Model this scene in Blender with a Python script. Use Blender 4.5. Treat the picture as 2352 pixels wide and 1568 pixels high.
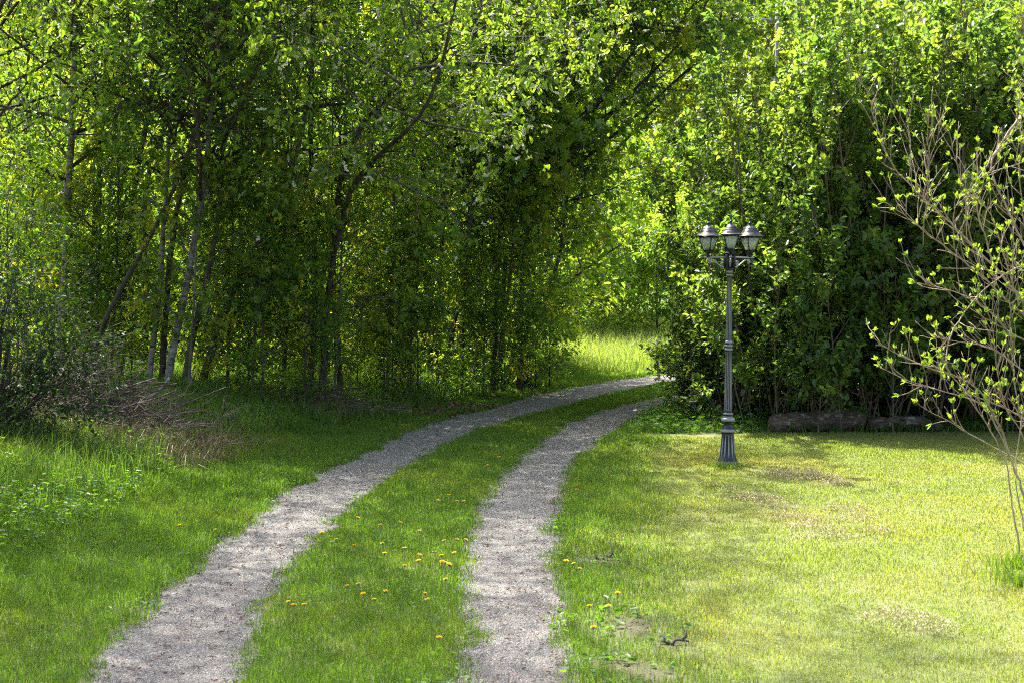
import bpy, math, random
import numpy as np
from mathutils import Vector, Matrix, Quaternion

for o in list(bpy.data.objects): bpy.data.objects.remove(o)
SC = bpy.context.scene
COL = SC.collection
R = math.radians

# ------------------------------------------------------------------ camera
CAM_H, FPX, CX, CY = 1.6, 3267.0, 1176.0, 784.0          # in units of a 2352 x 1568 picture
PITCH = math.atan(108.0 / FPX)
cam_d = bpy.data.cameras.new('camera'); cam = bpy.data.objects.new('camera', cam_d); COL.objects.link(cam)
cam.location = (0, 0, CAM_H); cam.rotation_euler = (math.pi/2 - PITCH, 0, 0)
cam_d.lens = 50; cam_d.sensor_width = 36; cam_d.clip_end = 1500; cam_d.clip_start = 0.1
cam_d.dof.use_dof = True; cam_d.dof.focus_distance = 13.0; cam_d.dof.aperture_fstop = 6.3
SC.camera = cam
# ------------------------------------------------------------------ light
SUN_EL, SUN_AZ = R(57), R(-34)                             # azimuth from +Y towards +X
to_sun = Vector((math.sin(SUN_AZ)*math.cos(SUN_EL), math.cos(SUN_AZ)*math.cos(SUN_EL), math.sin(SUN_EL)))
w = bpy.data.worlds.new('World'); SC.world = w; w.use_nodes = True
nt = w.node_tree; bg = nt.nodes['Background']
sky = nt.nodes.new('ShaderNodeTexSky'); sky.sky_type = 'NISHITA'; sky.sun_disc = False
sky.sun_elevation = SUN_EL; sky.sun_rotation = SUN_AZ % (2*math.pi); sky.dust_density = 5.0; sky.air_density = 0.7; sky.ozone_density = 0.3
nt.links.new(sky.outputs[0], bg.inputs[0]); bg.inputs[1].default_value = 0.15
sl = bpy.data.lights.new('sun', 'SUN'); sl.energy = 3.7; sl.angle = R(0.55); sl.color = (1.0, 0.95, 0.86)
sun = bpy.data.objects.new('sun', sl); COL.objects.link(sun); sun.rotation_euler = to_sun.to_track_quat('Z', 'Y').to_euler()
SC.view_settings.view_transform = 'Standard'; SC.view_settings.look = 'None'; SC.view_settings.exposure = 2.18
cy = SC.cycles
cy.max_bounces = 10; cy.diffuse_bounces = 8; cy.glossy_bounces = 2; cy.transmission_bounces = 4; cy.transparent_max_bounces = 8
cy.caustics_reflective = False; cy.caustics_refractive = False
cy.filter_width = 1.1; cy.use_denoising = False; cy.sample_clamp_indirect = 6.0
try: cy.denoiser = 'OPENIMAGEDENOISE'; cy.denoising_input_passes = 'RGB_ALBEDO_NORMAL'
except Exception: pass

# ------------------------------------------------------------------ helpers
def ray(u, v):
    a, b = (u-CX)/FPX, (CY-v)/FPX
    c, s = math.cos(PITCH), math.sin(PITCH)
    return (a, c + b*s, -s + b*c)
def G(u, v, z=0.0):
    d = ray(u, v); t = (z-CAM_H)/d[2]
    return (d[0]*t, d[1]*t)
def P(u, v, y):
    d = ray(u, v); t = y/d[1]
    return (d[0]*t, y, CAM_H + d[2]*t)

def tag(o, label=None, cat=None, group=None, kind=None):
    if label: o['label'] = label
    if cat: o['category'] = cat
    if group: o['group'] = group
    if kind: o['kind'] = kind
    return o
def link(name, data, parent=None, loc=None):
    o = bpy.data.objects.new(name, data); COL.objects.link(o)
    if parent: o.parent = parent
    if loc is not None: o.location = loc
    return o
def empty(name, loc, rz=0.0):
    o = link(name, None, None, loc); o.rotation_euler = (0, 0, rz); o.empty_display_size = 0.2
    return o
def np_mesh(name, V, faces, mat, smooth=False, tint=None):
    """V (n,3); faces: list of int arrays, each (m,k)."""
    me = bpy.data.meshes.new(name)
    V = np.asarray(V, dtype=np.float32)
    loops, starts, tot, c = [], [], [], 0
    for F in faces:
        F = np.asarray(F, dtype=np.int32)
        if F.size == 0: continue
        m, k = F.shape
        loops.append(F.ravel()); starts.append(c + np.arange(m, dtype=np.int32)*k); tot.append(np.full(m, k, dtype=np.int32)); c += m*k
    L = np.concatenate(loops); S = np.concatenate(starts); T = np.concatenate(tot)
    me.vertices.add(len(V)); me.vertices.foreach_set('co', V.ravel())
    me.loops.add(len(L)); me.loops.foreach_set('vertex_index', L)
    me.polygons.add(len(S)); me.polygons.foreach_set('loop_start', S)
    try: me.polygons.foreach_set('loop_total', T)
    except Exception: pass
    if tint is not None:
        a = me.attributes.new('tint', 'FLOAT', 'POINT'); a.data.foreach_set('value', np.asarray(tint, dtype=np.float32))
    me.update(calc_edges=True)
    if smooth: me.polygons.foreach_set('use_smooth', np.ones(len(S), dtype=bool))
    if mat: me.materials.append(mat)
    return me

class MB:
    """collects shapes in one mesh"""
    def __init__(s): s.V, s.F, s.n, s.T = [], [], 0, []
    def add(s, V, faces, tint=0.5):
        V = np.asarray(V, dtype=np.float64)
        for F in faces: s.F.append(np.asarray(F) + s.n)
        s.V.append(V); s.n += len(V)
        s.T.append(np.full(len(V), tint) if np.isscalar(tint) else np.asarray(tint))
    def mesh(s, name, mat, smooth=False):
        return np_mesh(name, np.concatenate(s.V), s.F, mat, smooth, np.concatenate(s.T))
    def build(s, name, mat, parent=None, smooth=False, loc=None):
        return link(name, s.mesh(name, mat, smooth), parent, loc)
    def tube(s, pts, rad, k=6, cap=True, tint=0.5, rot0=0.0, knobs=0.0, rng=None):
        pts = np.asarray(pts, dtype=np.float64); n = len(pts)
        rad = np.broadcast_to(np.asarray(rad, dtype=np.float64), (n,))
        t = np.gradient(pts, axis=0); t /= np.linalg.norm(t, axis=1)[:, None] + 1e-12
        ref = np.array([0., 0, 1]) if abs(t[0][2]) < 0.9 else np.array([1., 0, 0])
        A = np.cross(t, ref); A /= np.linalg.norm(A, axis=1)[:, None] + 1e-12
        B = np.cross(t, A)
        th = np.arange(k)*2*math.pi/k + rot0
        rr = rad[:, None]*np.ones(k)
        if knobs and rng is not None: rr = rr*(1 + rng.normal(0, knobs, rr.shape))
        V = pts[:, None, :] + rr[..., None]*(np.cos(th)[None, :, None]*A[:, None, :] + np.sin(th)[None, :, None]*B[:, None, :])
        i = np.arange(n-1)[:, None]*k; j = np.arange(k)[None, :]; j2 = (j+1) % k
        F = np.stack([i+j, i+j2, i+k+j2, i+k+j], -1).reshape(-1, 4)
        fs = [F]
        if cap: fs += [np.arange(k)[None, ::-1], ((n-1)*k + np.arange(k))[None, :]]
        s.add(V.reshape(-1, 3), fs, tint)
    def box(s, c, size, rz=0.0, tint=0.5, taper=1.0):
        x, y, z = np.array(size)/2
        V = np.array([[-x,-y,-z],[x,-y,-z],[x,y,-z],[-x,y,-z],[-x*taper,-y*taper,z],[x*taper,-y*taper,z],[x*taper,y*taper,z],[-x*taper,y*taper,z]])
        ca, sa = math.cos(rz), math.sin(rz)
        V = np.stack([V[:,0]*ca - V[:,1]*sa, V[:,0]*sa + V[:,1]*ca, V[:,2]], -1) + np.array(c)
        s.add(V, [[[0,3,2,1],[4,5,6,7],[0,1,5,4],[1,2,6,5],[2,3,7,6],[3,0,4,7]]], tint)
    def lathe(s, prof, k=24, c=(0,0,0), flute=0, depth=0.0, zr=None, rot0=0.0, square=False, tint=0.5, cap=True):
        """prof: (radius, z) rows; flute: number of grooves inside z range zr"""
        prof = np.array(prof, dtype=np.float64); n = len(prof)
        th = np.arange(k)*2*math.pi/k + rot0
        rr = prof[:, 0][:, None]*np.ones(k)
        if flute:
            g = np.clip(np.cos(th*flute)*1.6, -1, 1)*0.5 - 0.5
            for a in range(n):
                if zr[0] <= prof[a, 1] <= zr[1]: rr[a] = rr[a]*(1 + depth*g)
        V = np.stack([rr*np.cos(th), rr*np.sin(th), np.repeat(prof[:, 1][:, None], k, 1)], -1).reshape(-1, 3) + np.array(c)
        i = np.arange(n-1)[:, None]*k; j = np.arange(k)[None, :]; j2 = (j+1) % k
        F = np.stack([i+j, i+j2, i+k+j2, i+k+j], -1).reshape(-1, 4)
        fs = [F]
        if cap: fs += [np.arange(k)[None, ::-1], ((n-1)*k + np.arange(k))[None, :]]
        s.add(V, fs, tint)

_ng = np.random.default_rng(77).random((256, 256))
def vnoise(x, y, sc=1.0):
    x = np.asarray(x)*sc + 1000.3; y = np.asarray(y)*sc + 1000.7
    xi, yi = np.floor(x).astype(int), np.floor(y).astype(int)
    fx, fy = x-xi, y-yi; fx = fx*fx*(3-2*fx); fy = fy*fy*(3-2*fy)
    g = lambda a, b: _ng[a % 256, b % 256]
    return (g(xi,yi)*(1-fx)+g(xi+1,yi)*fx)*(1-fy) + (g(xi,yi+1)*(1-fx)+g(xi+1,yi+1)*fx)*fy
def fbm(x, y, sc=1.0, o=3):
    s, a, t = 0, 1.0, 0
    for i in range(o): s = s + a*vnoise(x, y, sc*2**i); t += a; a *= .5
    return s/t
def sstep(a, b, x):
    t = np.clip((np.asarray(x, dtype=np.float64)-a)/(b-a), 0, 1); return t*t*(3-2*t)

# ------------------------------------------------------------------ materials
def new_mat(name):
    m = bpy.data.materials.new(name); m.use_nodes = True
    nt = m.node_tree; nt.nodes.clear(); out = nt.nodes.new('ShaderNodeOutputMaterial')
    return m, nt, out
def ramp(nt, stops, fac):
    r = nt.nodes.new('ShaderNodeValToRGB'); el = r.color_ramp.elements
    while len(el) < len(stops): el.new(0.5)
    for e, (p, c) in zip(el, stops): e.position = p; e.color = (*c, 1)
    nt.links.new(fac, r.inputs[0]); return r.outputs[0]
def noise(nt, scale, detail=3, rough=.5, vec=None, out='Fac'):
    n = nt.nodes.new('ShaderNodeTexNoise'); n.inputs['Scale'].default_value = scale; n.inputs['Detail'].default_value = detail; n.inputs['Roughness'].default_value = rough
    if vec is None:
        g = nt.nodes.new('ShaderNodeNewGeometry'); vec = g.outputs['Position']
    nt.links.new(vec, n.inputs['Vector']); return n.outputs[out]
def mix(nt, fac, a, b, mode='MIX'):
    m = nt.nodes.new('ShaderNodeMix'); m.data_type = 'RGBA'; m.blend_type = mode
    for val, idx in ((fac, 0), (a, 6), (b, 7)):
        if isinstance(val, (int, float)): m.inputs[idx].default_value = val
        elif isinstance(val, tuple): m.inputs[idx].default_value = (*val, 1)
        else: nt.links.new(val, m.inputs[idx])
    return m.outputs[2]
def mrange(nt, v, a, b, c=0.0, d=1.0):
    m = nt.nodes.new('ShaderNodeMapRange'); nt.links.new(v, m.inputs[0])
    for i, x in enumerate((a, b, c, d)): m.inputs[i+1].default_value = x
    return m.outputs[0]
def attr(nt, name='tint'):
    a = nt.nodes.new('ShaderNodeAttribute'); a.attribute_name = name; return a.outputs['Fac']

def leaf_mat(name, stops, trans=(1.5, 1.75, 0.6), tf=0.5, rough=0.38, spec=0.5, patch=None):
    """thin leaf: reflecting face plus light let through; stops = base colours over the per-leaf tint"""
    m, nt, out = new_mat(name)
    c = ramp(nt, stops, attr(nt))
    if patch:
        c = mix(nt, mrange(nt, noise(nt, patch[0], 2), 0.45, 0.62), c, patch[1])
    p = nt.nodes.new('ShaderNodeBsdfPrincipled'); p.inputs['Roughness'].default_value = rough; p.inputs['Specular IOR Level'].default_value = spec
    nt.links.new(c, p.inputs['Base Color'])
    t = nt.nodes.new('ShaderNodeBsdfTranslucent')
    nt.links.new(mix(nt, 1.0, c, trans, 'MULTIPLY'), t.inputs['Color'])
    ms = nt.nodes.new('ShaderNodeMixShader'); ms.inputs[0].default_value = tf
    nt.links.new(p.outputs[0], ms.inputs[1]); nt.links.new(t.outputs[0], ms.inputs[2]); nt.links.new(ms.outputs[0], out.inputs[0])
    return m
TR = (3.1, 3.0, 1.2)
M = {}
M['leaf_fresh'] = leaf_mat('leaf_fresh', [(0, (.055,.115,.014)), (.5, (.10,.18,.019)), (.85, (.165,.23,.023)), (1, (.27,.24,.022))], TR, tf=.6)
M['leaf_mid'] = leaf_mat('leaf_mid', [(0, (.042,.095,.014)), (.5, (.076,.15,.018)), (1, (.14,.21,.022))], TR, tf=.58)
M['leaf_cherry'] = leaf_mat('leaf_cherry', [(0, (.062,.115,.018)), (.5, (.105,.175,.024)), (1, (.18,.24,.028))], TR, rough=.42, spec=.4, tf=.6)
M['leaf_lilac'] = leaf_mat('leaf_lilac', [(0, (.045,.090,.022)), (.5, (.080,.138,.030)), (1, (.145,.19,.036))], TR, rough=.40, spec=.42, tf=.55)
M['leaf_maple'] = leaf_mat('leaf_maple', [(0, (.06,.12,.012)), (.6, (.10,.16,.012)), (1, (.19,.20,.014))], TR, rough=.5)
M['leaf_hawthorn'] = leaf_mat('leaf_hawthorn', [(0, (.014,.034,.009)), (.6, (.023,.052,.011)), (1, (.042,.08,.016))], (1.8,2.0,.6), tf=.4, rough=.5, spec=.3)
M['leaf_bud'] = leaf_mat('leaf_bud', [(0, (.13,.22,.03)), (1, (.22,.30,.04))], (1.8,1.8,.7), rough=.4)
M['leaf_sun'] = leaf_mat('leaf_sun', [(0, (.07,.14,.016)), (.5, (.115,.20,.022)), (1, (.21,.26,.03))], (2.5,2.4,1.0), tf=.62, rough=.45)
M['leaf_far'] = leaf_mat('leaf_far', [(0, (.09,.135,.035)), (.5, (.145,.19,.045)), (1, (.23,.25,.06))], (2.3,2.3,.9), tf=.6, rough=.5)
M['leaf_bronze'] = leaf_mat('leaf_bronze', [(0, (.15,.06,.02)), (1, (.30,.12,.02))], (1.5,1.3,.7))
M['herb'] = leaf_mat('herb', [(0, (.033,.085,.012)), (.6, (.058,.135,.014)), (1, (.11,.19,.018))], TR, rough=.45)

def grass_mat(name, base, yel, straw, trans=(1.9, 2.1, .7), straw_amt=.12, nscale=.55, edge=(.5, .66), tf=.5):
    m, nt, out = new_mat(name)
    t = attr(nt)
    c = ramp(nt, [(0, tuple(.55*x for x in base)), (.45, base), (1, tuple(1.45*x for x in base))], t)
    n1 = noise(nt, nscale, 4, .6)
    c = mix(nt, mrange(nt, n1, edge[0], edge[1]), c, yel)
    n2 = noise(nt, 260, 1, .5)
    c = mix(nt, mrange(nt, n2, 1-straw_amt-.34, 1-straw_amt-.24), c, straw)
    p = nt.nodes.new('ShaderNodeBsdfPrincipled'); p.inputs['Roughness'].default_value = .42; p.inputs['Specular IOR Level'].default_value = .4
    nt.links.new(c, p.inputs['Base Color'])
    tr = nt.nodes.new('ShaderNodeBsdfTranslucent'); nt.links.new(mix(nt, 1.0, c, trans, 'MULTIPLY'), tr.inputs['Color'])
    ms = nt.nodes.new('ShaderNodeMixShader'); ms.inputs[0].default_value = tf
    nt.links.new(p.outputs[0], ms.inputs[1]); nt.links.new(tr.outputs[0], ms.inputs[2]); nt.links.new(ms.outputs[0], out.inputs[0])
    return m
M['lawn'] = grass_mat('lawn', (.118,.165,.020), (.225,.205,.048), (.30,.27,.13), straw_amt=.14, nscale=.42, edge=(.46,.64))
M['strip'] = grass_mat('strip', (.066,.130,.012), (.115,.165,.018), (.25,.22,.08), straw_amt=.06)
M['tall'] = grass_mat('tall', (.055,.13,.018), (.085,.16,.025), (.26,.21,.10), straw_amt=.10)
M['meadow'] = grass_mat('meadow', (.10,.165,.035), (.15,.19,.055), (.34,.30,.16), straw_amt=.15)
M['straw'] = grass_mat('straw', (.15,.11,.055), (.12,.10,.04), (.22,.17,.09), straw_amt=.2, trans=(1, 1, 1), tf=.25)

def bark_mat(name, a, b, c, scale=(14, 14, 4), lent=0.0, bump=.6):
    m, nt, out = new_mat(name)
    tc = nt.nodes.new('ShaderNodeTexCoord'); mp = nt.nodes.new('ShaderNodeMapping'); mp.inputs['Scale'].default_value = scale
    nt.links.new(tc.outputs['Object'], mp.inputs[0])
    n = noise(nt, 1.0, 6, .65, mp.outputs[0])
    col = ramp(nt, [(.30, a), (.5, b), (.72, c)], n)
    if lent:
        mp2 = nt.nodes.new('ShaderNodeMapping'); mp2.inputs['Scale'].default_value = (7, 7, 38); nt.links.new(tc.outputs['Object'], mp2.inputs[0])
        n2 = noise(nt, 1.0, 4, .6, mp2.outputs[0])
        col = mix(nt, mrange(nt, n2, .56, .62, 0, lent), col, (.035,.03,.025))
    n3 = noise(nt, 3.0 if name != 'bark_log' else 9.0, 3, .6)
    col = mix(nt, mrange(nt, n3, .55, .75, 0, .5), col, (.10,.12,.06)) if name != 'bark_log' else mix(nt, mrange(nt, n3, .60, .66, 0, .7), col, (.30,.29,.24))
    p = nt.nodes.new('ShaderNodeBsdfPrincipled'); p.inputs['Roughness'].default_value = .85; nt.links.new(col, p.inputs['Base Color'])
    bp = nt.nodes.new('ShaderNodeBump'); bp.inputs['Strength'].default_value = bump; bp.inputs['Distance'].default_value = .02
    nt.links.new(n, bp.inputs['Height']); nt.links.new(bp.outputs[0], p.inputs['Normal']); nt.links.new(p.outputs[0], out.inputs[0])
    return m
M['bark_birch'] = bark_mat('bark_birch', (.07,.06,.048), (.22,.20,.17), (.42,.40,.35), (6, 6, 9), lent=.95, bump=.3)
M['bark_alder'] = bark_mat('bark_alder', (.035,.028,.021), (.10,.085,.065), (.19,.17,.135), (16, 16, 9))
M['bark_dark'] = bark_mat('bark_dark', (.018,.013,.010), (.055,.042,.031), (.12,.10,.08), (18, 18, 4), bump=.9)
M['bark_red'] = bark_mat('bark_red', (.07,.04,.025), (.17,.105,.065), (.26,.18,.12), (16, 16, 5))
M['bark_twig'] = bark_mat('bark_twig', (.16,.12,.085), (.30,.235,.165), (.42,.34,.25), (20, 20, 5), bump=.2)
M['bark_lilac'] = bark_mat('bark_lilac', (.05,.035,.022), (.12,.085,.055), (.20,.15,.105), (20, 20, 5), bump=.2)
M['bark_shrub'] = bark_mat('bark_shrub', (.13,.09,.06), (.26,.19,.13), (.38,.30,.22), (20, 20, 5), bump=.2)
M['bark_log'] = bark_mat('bark_log', (.016,.010,.006), (.070,.042,.027), (.24,.19,.14), (9, 48, 48), bump=1.0)
M['dry_wood'] = bark_mat('dry_wood', (.045,.032,.022), (.105,.075,.054), (.24,.19,.145), (12, 12, 12), bump=.3)

def plain(name, col, rough=.6, metal=0.0, nsc=None, col2=None):
    m, nt, out = new_mat(name)
    p = nt.nodes.new('ShaderNodeBsdfPrincipled'); p.inputs['Roughness'].default_value = rough; p.inputs['Metallic'].default_value = metal
    if nsc: nt.links.new(mix(nt, mrange(nt, noise(nt, nsc, 4, .6), .4, .62), col, col2), p.inputs['Base Color'])
    else: p.inputs['Base Color'].default_value = (*col, 1)
    nt.links.new(p.outputs[0], out.inputs[0]); return m
M['blossom'] = leaf_mat('blossom', [(0, (.55,.55,.42)), (1, (.78,.77,.68))], (1,1,.9), tf=.35, rough=.6)
M['dandelion'] = leaf_mat('dandelion', [(0, (.80,.50,.01)), (1, (.90,.66,.02))], (1,1,.6), tf=.3, rough=.6)
M['stalk'] = plain('stalk', (.16,.20,.06), .5)
M['concrete'] = plain('concrete', (.42,.41,.38), .8, 0, 20, (.30,.29,.27))
M['pole_wood'] = plain('pole_wood', (.17,.17,.17), .85, 0, 6, (.10,.10,.10))
M['wire'] = plain('wire', (.45,.45,.45), .5, .2)
M['porcelain'] = plain('porcelain', (.35,.32,.30), .3)
M['dead_leaf'] = leaf_mat('dead_leaf', [(0, (.06,.035,.02)), (.5, (.16,.09,.05)), (1, (.32,.22,.14))], (1,.9,.7), tf=.15, rough=.8)
M['soil_bits'] = leaf_mat('soil_bits', [(0, (.20,.15,.09)), (.5, (.42,.34,.22)), (1, (.62,.53,.36))], (1,.9,.7), tf=.1, rough=.9)
M['pebble'] = leaf_mat('pebble', [(0, (.10,.096,.087)), (.5, (.20,.194,.177)), (1, (.34,.33,.30))], (1,1,1), tf=0.0, rough=.75)
M['fleck'] = leaf_mat('fleck', [(0, (.10,.05,.03)), (.6, (.22,.12,.07)), (1, (.34,.22,.13))], (1,.9,.7), tf=.1, rough=.8)

# black iron brushed with silver
m, nt, out = new_mat('iron'); M['iron'] = m
g = nt.nodes.new('ShaderNodeNewGeometry')
pt = mrange(nt, g.outputs['Pointiness'], .505, .56, 0, .85)
tc = nt.nodes.new('ShaderNodeTexCoord'); mp = nt.nodes.new('ShaderNodeMapping'); mp.inputs['Scale'].default_value = (60, 60, 6); nt.links.new(tc.outputs['Object'], mp.inputs[0])
st = mrange(nt, noise(nt, 1.0, 5, .65, mp.outputs[0]), .60, .76, 0, .55)
mx = nt.nodes.new('ShaderNodeMath'); mx.operation = 'MAXIMUM'; nt.links.new(pt, mx.inputs[0]); nt.links.new(st, mx.inputs[1])
col = mix(nt, mx.outputs[0], (.010,.011,.013), (.32,.32,.31))
p = nt.nodes.new('ShaderNodeBsdfPrincipled'); p.inputs['Metallic'].default_value = .15; p.inputs['Roughness'].default_value = .36
nt.links.new(col, p.inputs['Base Color']); nt.links.new(p.outputs[0], out.inputs[0])
def iron_dark():
    m, nt, out = new_mat('iron_dark')
    c = mix(nt, mrange(nt, noise(nt, 55, 5, .7), .56, .72, 0, .55), (.010,.012,.016), (.16,.165,.17))
    p = nt.nodes.new('ShaderNodeBsdfPrincipled'); p.inputs['Roughness'].default_value = .42; p.inputs['Metallic'].default_value = .1; p.inputs['Specular IOR Level'].default_value = .45
    nt.links.new(c, p.inputs['Base Color']); nt.links.new(p.outputs[0], out.inputs[0]); return m
M['iron_dark'] = iron_dark()
# textured lantern glass
m, nt, out = new_mat('glass'); M['glass'] = m
tr = nt.nodes.new('ShaderNodeBsdfTransparent'); tr.inputs[0].default_value = (.93,.96,.90,1)
p = nt.nodes.new('ShaderNodeBsdfPrincipled'); p.inputs['Base Color'].default_value = (.62,.68,.54,1); p.inputs['Roughness'].default_value = .12
tl = nt.nodes.new('ShaderNodeBsdfTranslucent'); tl.inputs[0].default_value = (.85,.88,.74,1)
bp = nt.nodes.new('ShaderNodeBump'); bp.inputs['Strength'].default_value = .35; nt.links.new(noise(nt, 90, 2), bp.inputs['Height']); nt.links.new(bp.outputs[0], p.inputs['Normal'])
m1 = nt.nodes.new('ShaderNodeMixShader'); m1.inputs[0].default_value = .5; nt.links.new(p.outputs[0], m1.inputs[1]); nt.links.new(tl.outputs[0], m1.inputs[2])
m2 = nt.nodes.new('ShaderNodeMixShader'); nt.links.new(mrange(nt, noise(nt, 30, 3), .35, .7, .42, .72), m2.inputs[0])
nt.links.new(tr.outputs[0], m2.inputs[1]); nt.links.new(m1.outputs[0], m2.inputs[2]); nt.links.new(m2.outputs[0], out.inputs[0])

# ------------------------------------------------------------------ tracks (edges measured on the ground)
def edge(px):
    a = np.array([G(u, v) for u, v in px]); a = a[np.argsort(a[:, 1])]
    d = (a[1]-a[0])/(a[1, 1]-a[0, 1])
    return np.vstack([a[0] + d*(-4 - a[0, 1] + 0) if False else [a[0, 0] - d[0]*4.5, a[0, 1]-4.5], a])
LL = edge([(215,1568),(330,1420),(455,1300),(560,1215),(690,1110),(800,1060),(930,1000),(1000,965),(1150,932),(1230,905),(1330,885),(1440,868)])
LR = edge([(520,1568),(585,1430),(615,1360),(700,1250),(800,1155),(880,1100),(960,1045),(1060,997),(1170,962),(1300,927),(1400,902)])
RL = edge([(1045,1568),(1078,1400),(1090,1260),(1118,1150),(1150,1100),(1200,1057),(1250,1015),(1310,970),(1420,932)])
RR = edge([(1310,1568),(1290,1450),(1272,1330),(1264,1200),(1290,1130),(1315,1060),(1370,1010),(1440,968),(1500,940)])
# beyond the bend the lane swings right behind the hedge
LL = np.vstack([LL, [[3.1,28.6],[5.0,29.9],[8.0,30.9],[14,31.6],[30,32.2]]])
LR = np.vstack([LR, [[2.6,25.6],[3.6,27.2],[5.2,28.6],[8.2,29.7],[14,30.4],[30,31.0]]])
RL = np.vstack([RL, [[2.25,22.1],[3.0,24.0],[4.2,25.9],[5.9,27.4],[8.6,28.5],[14,29.2],[30,29.8]]])
RR = np.vstack([RR, [[2.25,20.6],[2.9,22.0],[3.7,23.6],[4.9,25.2],[6.5,26.6],[9,27.5],[14,28.1],[30,28.7]]])
def resample(a, n):
    s = np.r_[0, np.cumsum(np.linalg.norm(np.diff(a, axis=0), axis=1))]
    t = np.linspace(0, s[-1], n); return np.stack([np.interp(t, s, a[:, 0]), np.interp(t, s, a[:, 1])], -1)
NS = 900
def smooth(a, k=25):
    ker = np.ones(k)/k; b = np.stack([np.convolve(np.pad(a[:, i], k//2, 'edge'), ker, 'valid') for i in (0, 1)], -1); return b
LLs, LRs, RLs, RRs = [smooth(resample(a, NS)) for a in (LL, LR, RL, RR)]
CLa, CRa = (LLs+LRs)/2, (RLs+RRs)/2
WL, WR = np.linalg.norm(LLs-LRs, axis=1)/2, np.linalg.norm(RLs-RRs, axis=1)/2
def sdist(x, y, C, W):
    """signed distance outside a track (negative inside), with side"""
    x = np.atleast_1d(x).astype(np.float32); y = np.atleast_1d(y).astype(np.float32)
    out = np.empty(x.shape, np.float32); side = np.empty(x.shape, np.float32)
    Cs, Ws = C[::3].astype(np.float32), W[::3].astype(np.float32); T = np.gradient(Cs, axis=0)
    for i in range(0, len(x), 20000):
        dx = x[i:i+20000, None]-Cs[None, :, 0]; dy = y[i:i+20000, None]-Cs[None, :, 1]
        d2 = dx*dx+dy*dy; k = d2.argmin(1); r = np.arange(len(k))
        out[i:i+20000] = np.sqrt(d2[r, k]) - Ws[k]
        side[i:i+20000] = T[k, 0]*dy[r, k] - T[k, 1]*dx[r, k]      # >0 left of travel
    return out, side
def track_info(x, y):
    a, sa = sdist(x, y, CLa, WL); b, sb = sdist(x, y, CRa, WR)
    return a, sa, b, sb
def EJ(x, y): return (.11*(fbm(x, y, 2.6, 4)-.5)*2 + .015)*(1-.5*sstep(14, 20, y))
def H0(x, y, info=None):
    x = np.atleast_1d(np.asarray(x, float)); y = np.atleast_1d(np.asarray(y, float))
    a, sa, b, sb = info if info is not None else track_info(x, y)
    left = np.where(sa > 0, np.maximum(a, 0), 0)
    h = .38*sstep(.25, 3.2, left)*(1-sstep(26.5, 30, y)*sstep(-1, 1.5, x))
    h = h + .75*sstep(31.5, 44, y) + .085*np.maximum(y-44, 0)*(1-sstep(60, 200, y)*.6)
    h = h + .05*(fbm(x, y, .35, 2)-.5)*sstep(0, 1.5, np.minimum(a, b)) + .10*(fbm(x+9, y, .2, 2)-.5)*sstep(1, 4, left)
    return h
def H(x, y, info=None):
    x = np.atleast_1d(np.asarray(x, float)); y = np.atleast_1d(np.asarray(y, float))
    info = info if info is not None else track_info(x, y)
    a, sa, b, sb = info
    mn = np.minimum(a, b)
    mn = mn - EJ(x, y)
    return H0(x, y, info) - .045*(1-sstep(-.02, .07, mn))
def h1(x, y): return float(H0(x, y)[0])

# ground sheet ------------------------------------------------------
xs = np.unique(np.r_[np.linspace(-400, -60, 12), np.linspace(-60, -9, 26), np.arange(-9, 9.01, .09), np.linspace(9, 60, 26), np.linspace(60, 400, 12)])
ys = np.unique(np.r_[np.linspace(-60, -2, 10), np.arange(-2, 4, .5), np.arange(4, 33, .09), np.linspace(33, 60, 28), np.linspace(60, 500, 24)])
X, Y = np.meshgrid(xs, ys); x, y = X.ravel(), Y.ravel()
near = (np.abs(x) < 32) & (y > -3) & (y < 36)
hz = np.empty(len(x)); info_n = track_info(x[near], y[near])
hz[near] = H(x[near], y[near], info_n)
fa = ~near; n_f = fa.sum(); far_info = (np.where(x[fa] < 3, 99., 99.), np.where((x[fa] < 0), 1., -1.), np.full(n_f, 99.), np.full(n_f, -1.))
hz[fa] = H(x[fa], y[fa], far_info)
hz = hz - .012*(vnoise(x, y, 9)-.5)
nx, ny = len(xs), len(ys)
i = np.arange(ny-1)[:, None]*nx; j = np.arange(nx-1)[None, :]
F = np.stack([i+j, i+j+1, i+nx+j+1, i+nx+j], -1).reshape(-1, 4)
# tint: 0 lawn, .33 shaded bank soil, 1 meadow
a, sa, b, sb = info_n
zone = np.zeros(len(x)); zone[near] = np.where((sa > 0) & (a > .9), sstep(.9, 2.2, a)*.5, 0)
zone[near] = np.maximum(zone[near], sstep(.0, .8, y[near]-16.6-.12*(x[near]-2))*(x[near] > 2.2)*(y[near] < 27)*.5)
for u_, v_, rx_, ry_ in [(1450,1440,.22,.18),(1545,1480,.14,.08),(1375,1290,.15,.08),(1440,1530,.2,.1),(1500,1550,.18,.1)]:
    c_ = G(u_, v_); zone = np.maximum(zone, .36*np.exp(-(((x-c_[0])/rx_)**2+((y-c_[1])/(ry_*2.2))**2)))
zone[fa] = np.where(y[fa] < 36, .5, .5); zone = np.where(y > 31.5, 1.0, zone)
me = np_mesh('ground', np.stack([x, y, hz], -1), [F], None, True, zone)
m, nt, out = new_mat('ground'); t = attr(nt)
soil = ramp(nt, [(.3, (.035,.028,.018)), (.5, (.06,.05,.028)), (.7, (.11,.085,.05))], noise(nt, 14, 6, .7))
turf = ramp(nt, [(.3, (.065,.095,.02)), (.5, (.11,.14,.033)), (.7, (.18,.185,.07))], noise(nt, 30, 6, .7))
turf = mix(nt, mrange(nt, noise(nt, .55, 4, .6), .50, .66), turf, (.18,.185,.075))
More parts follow.
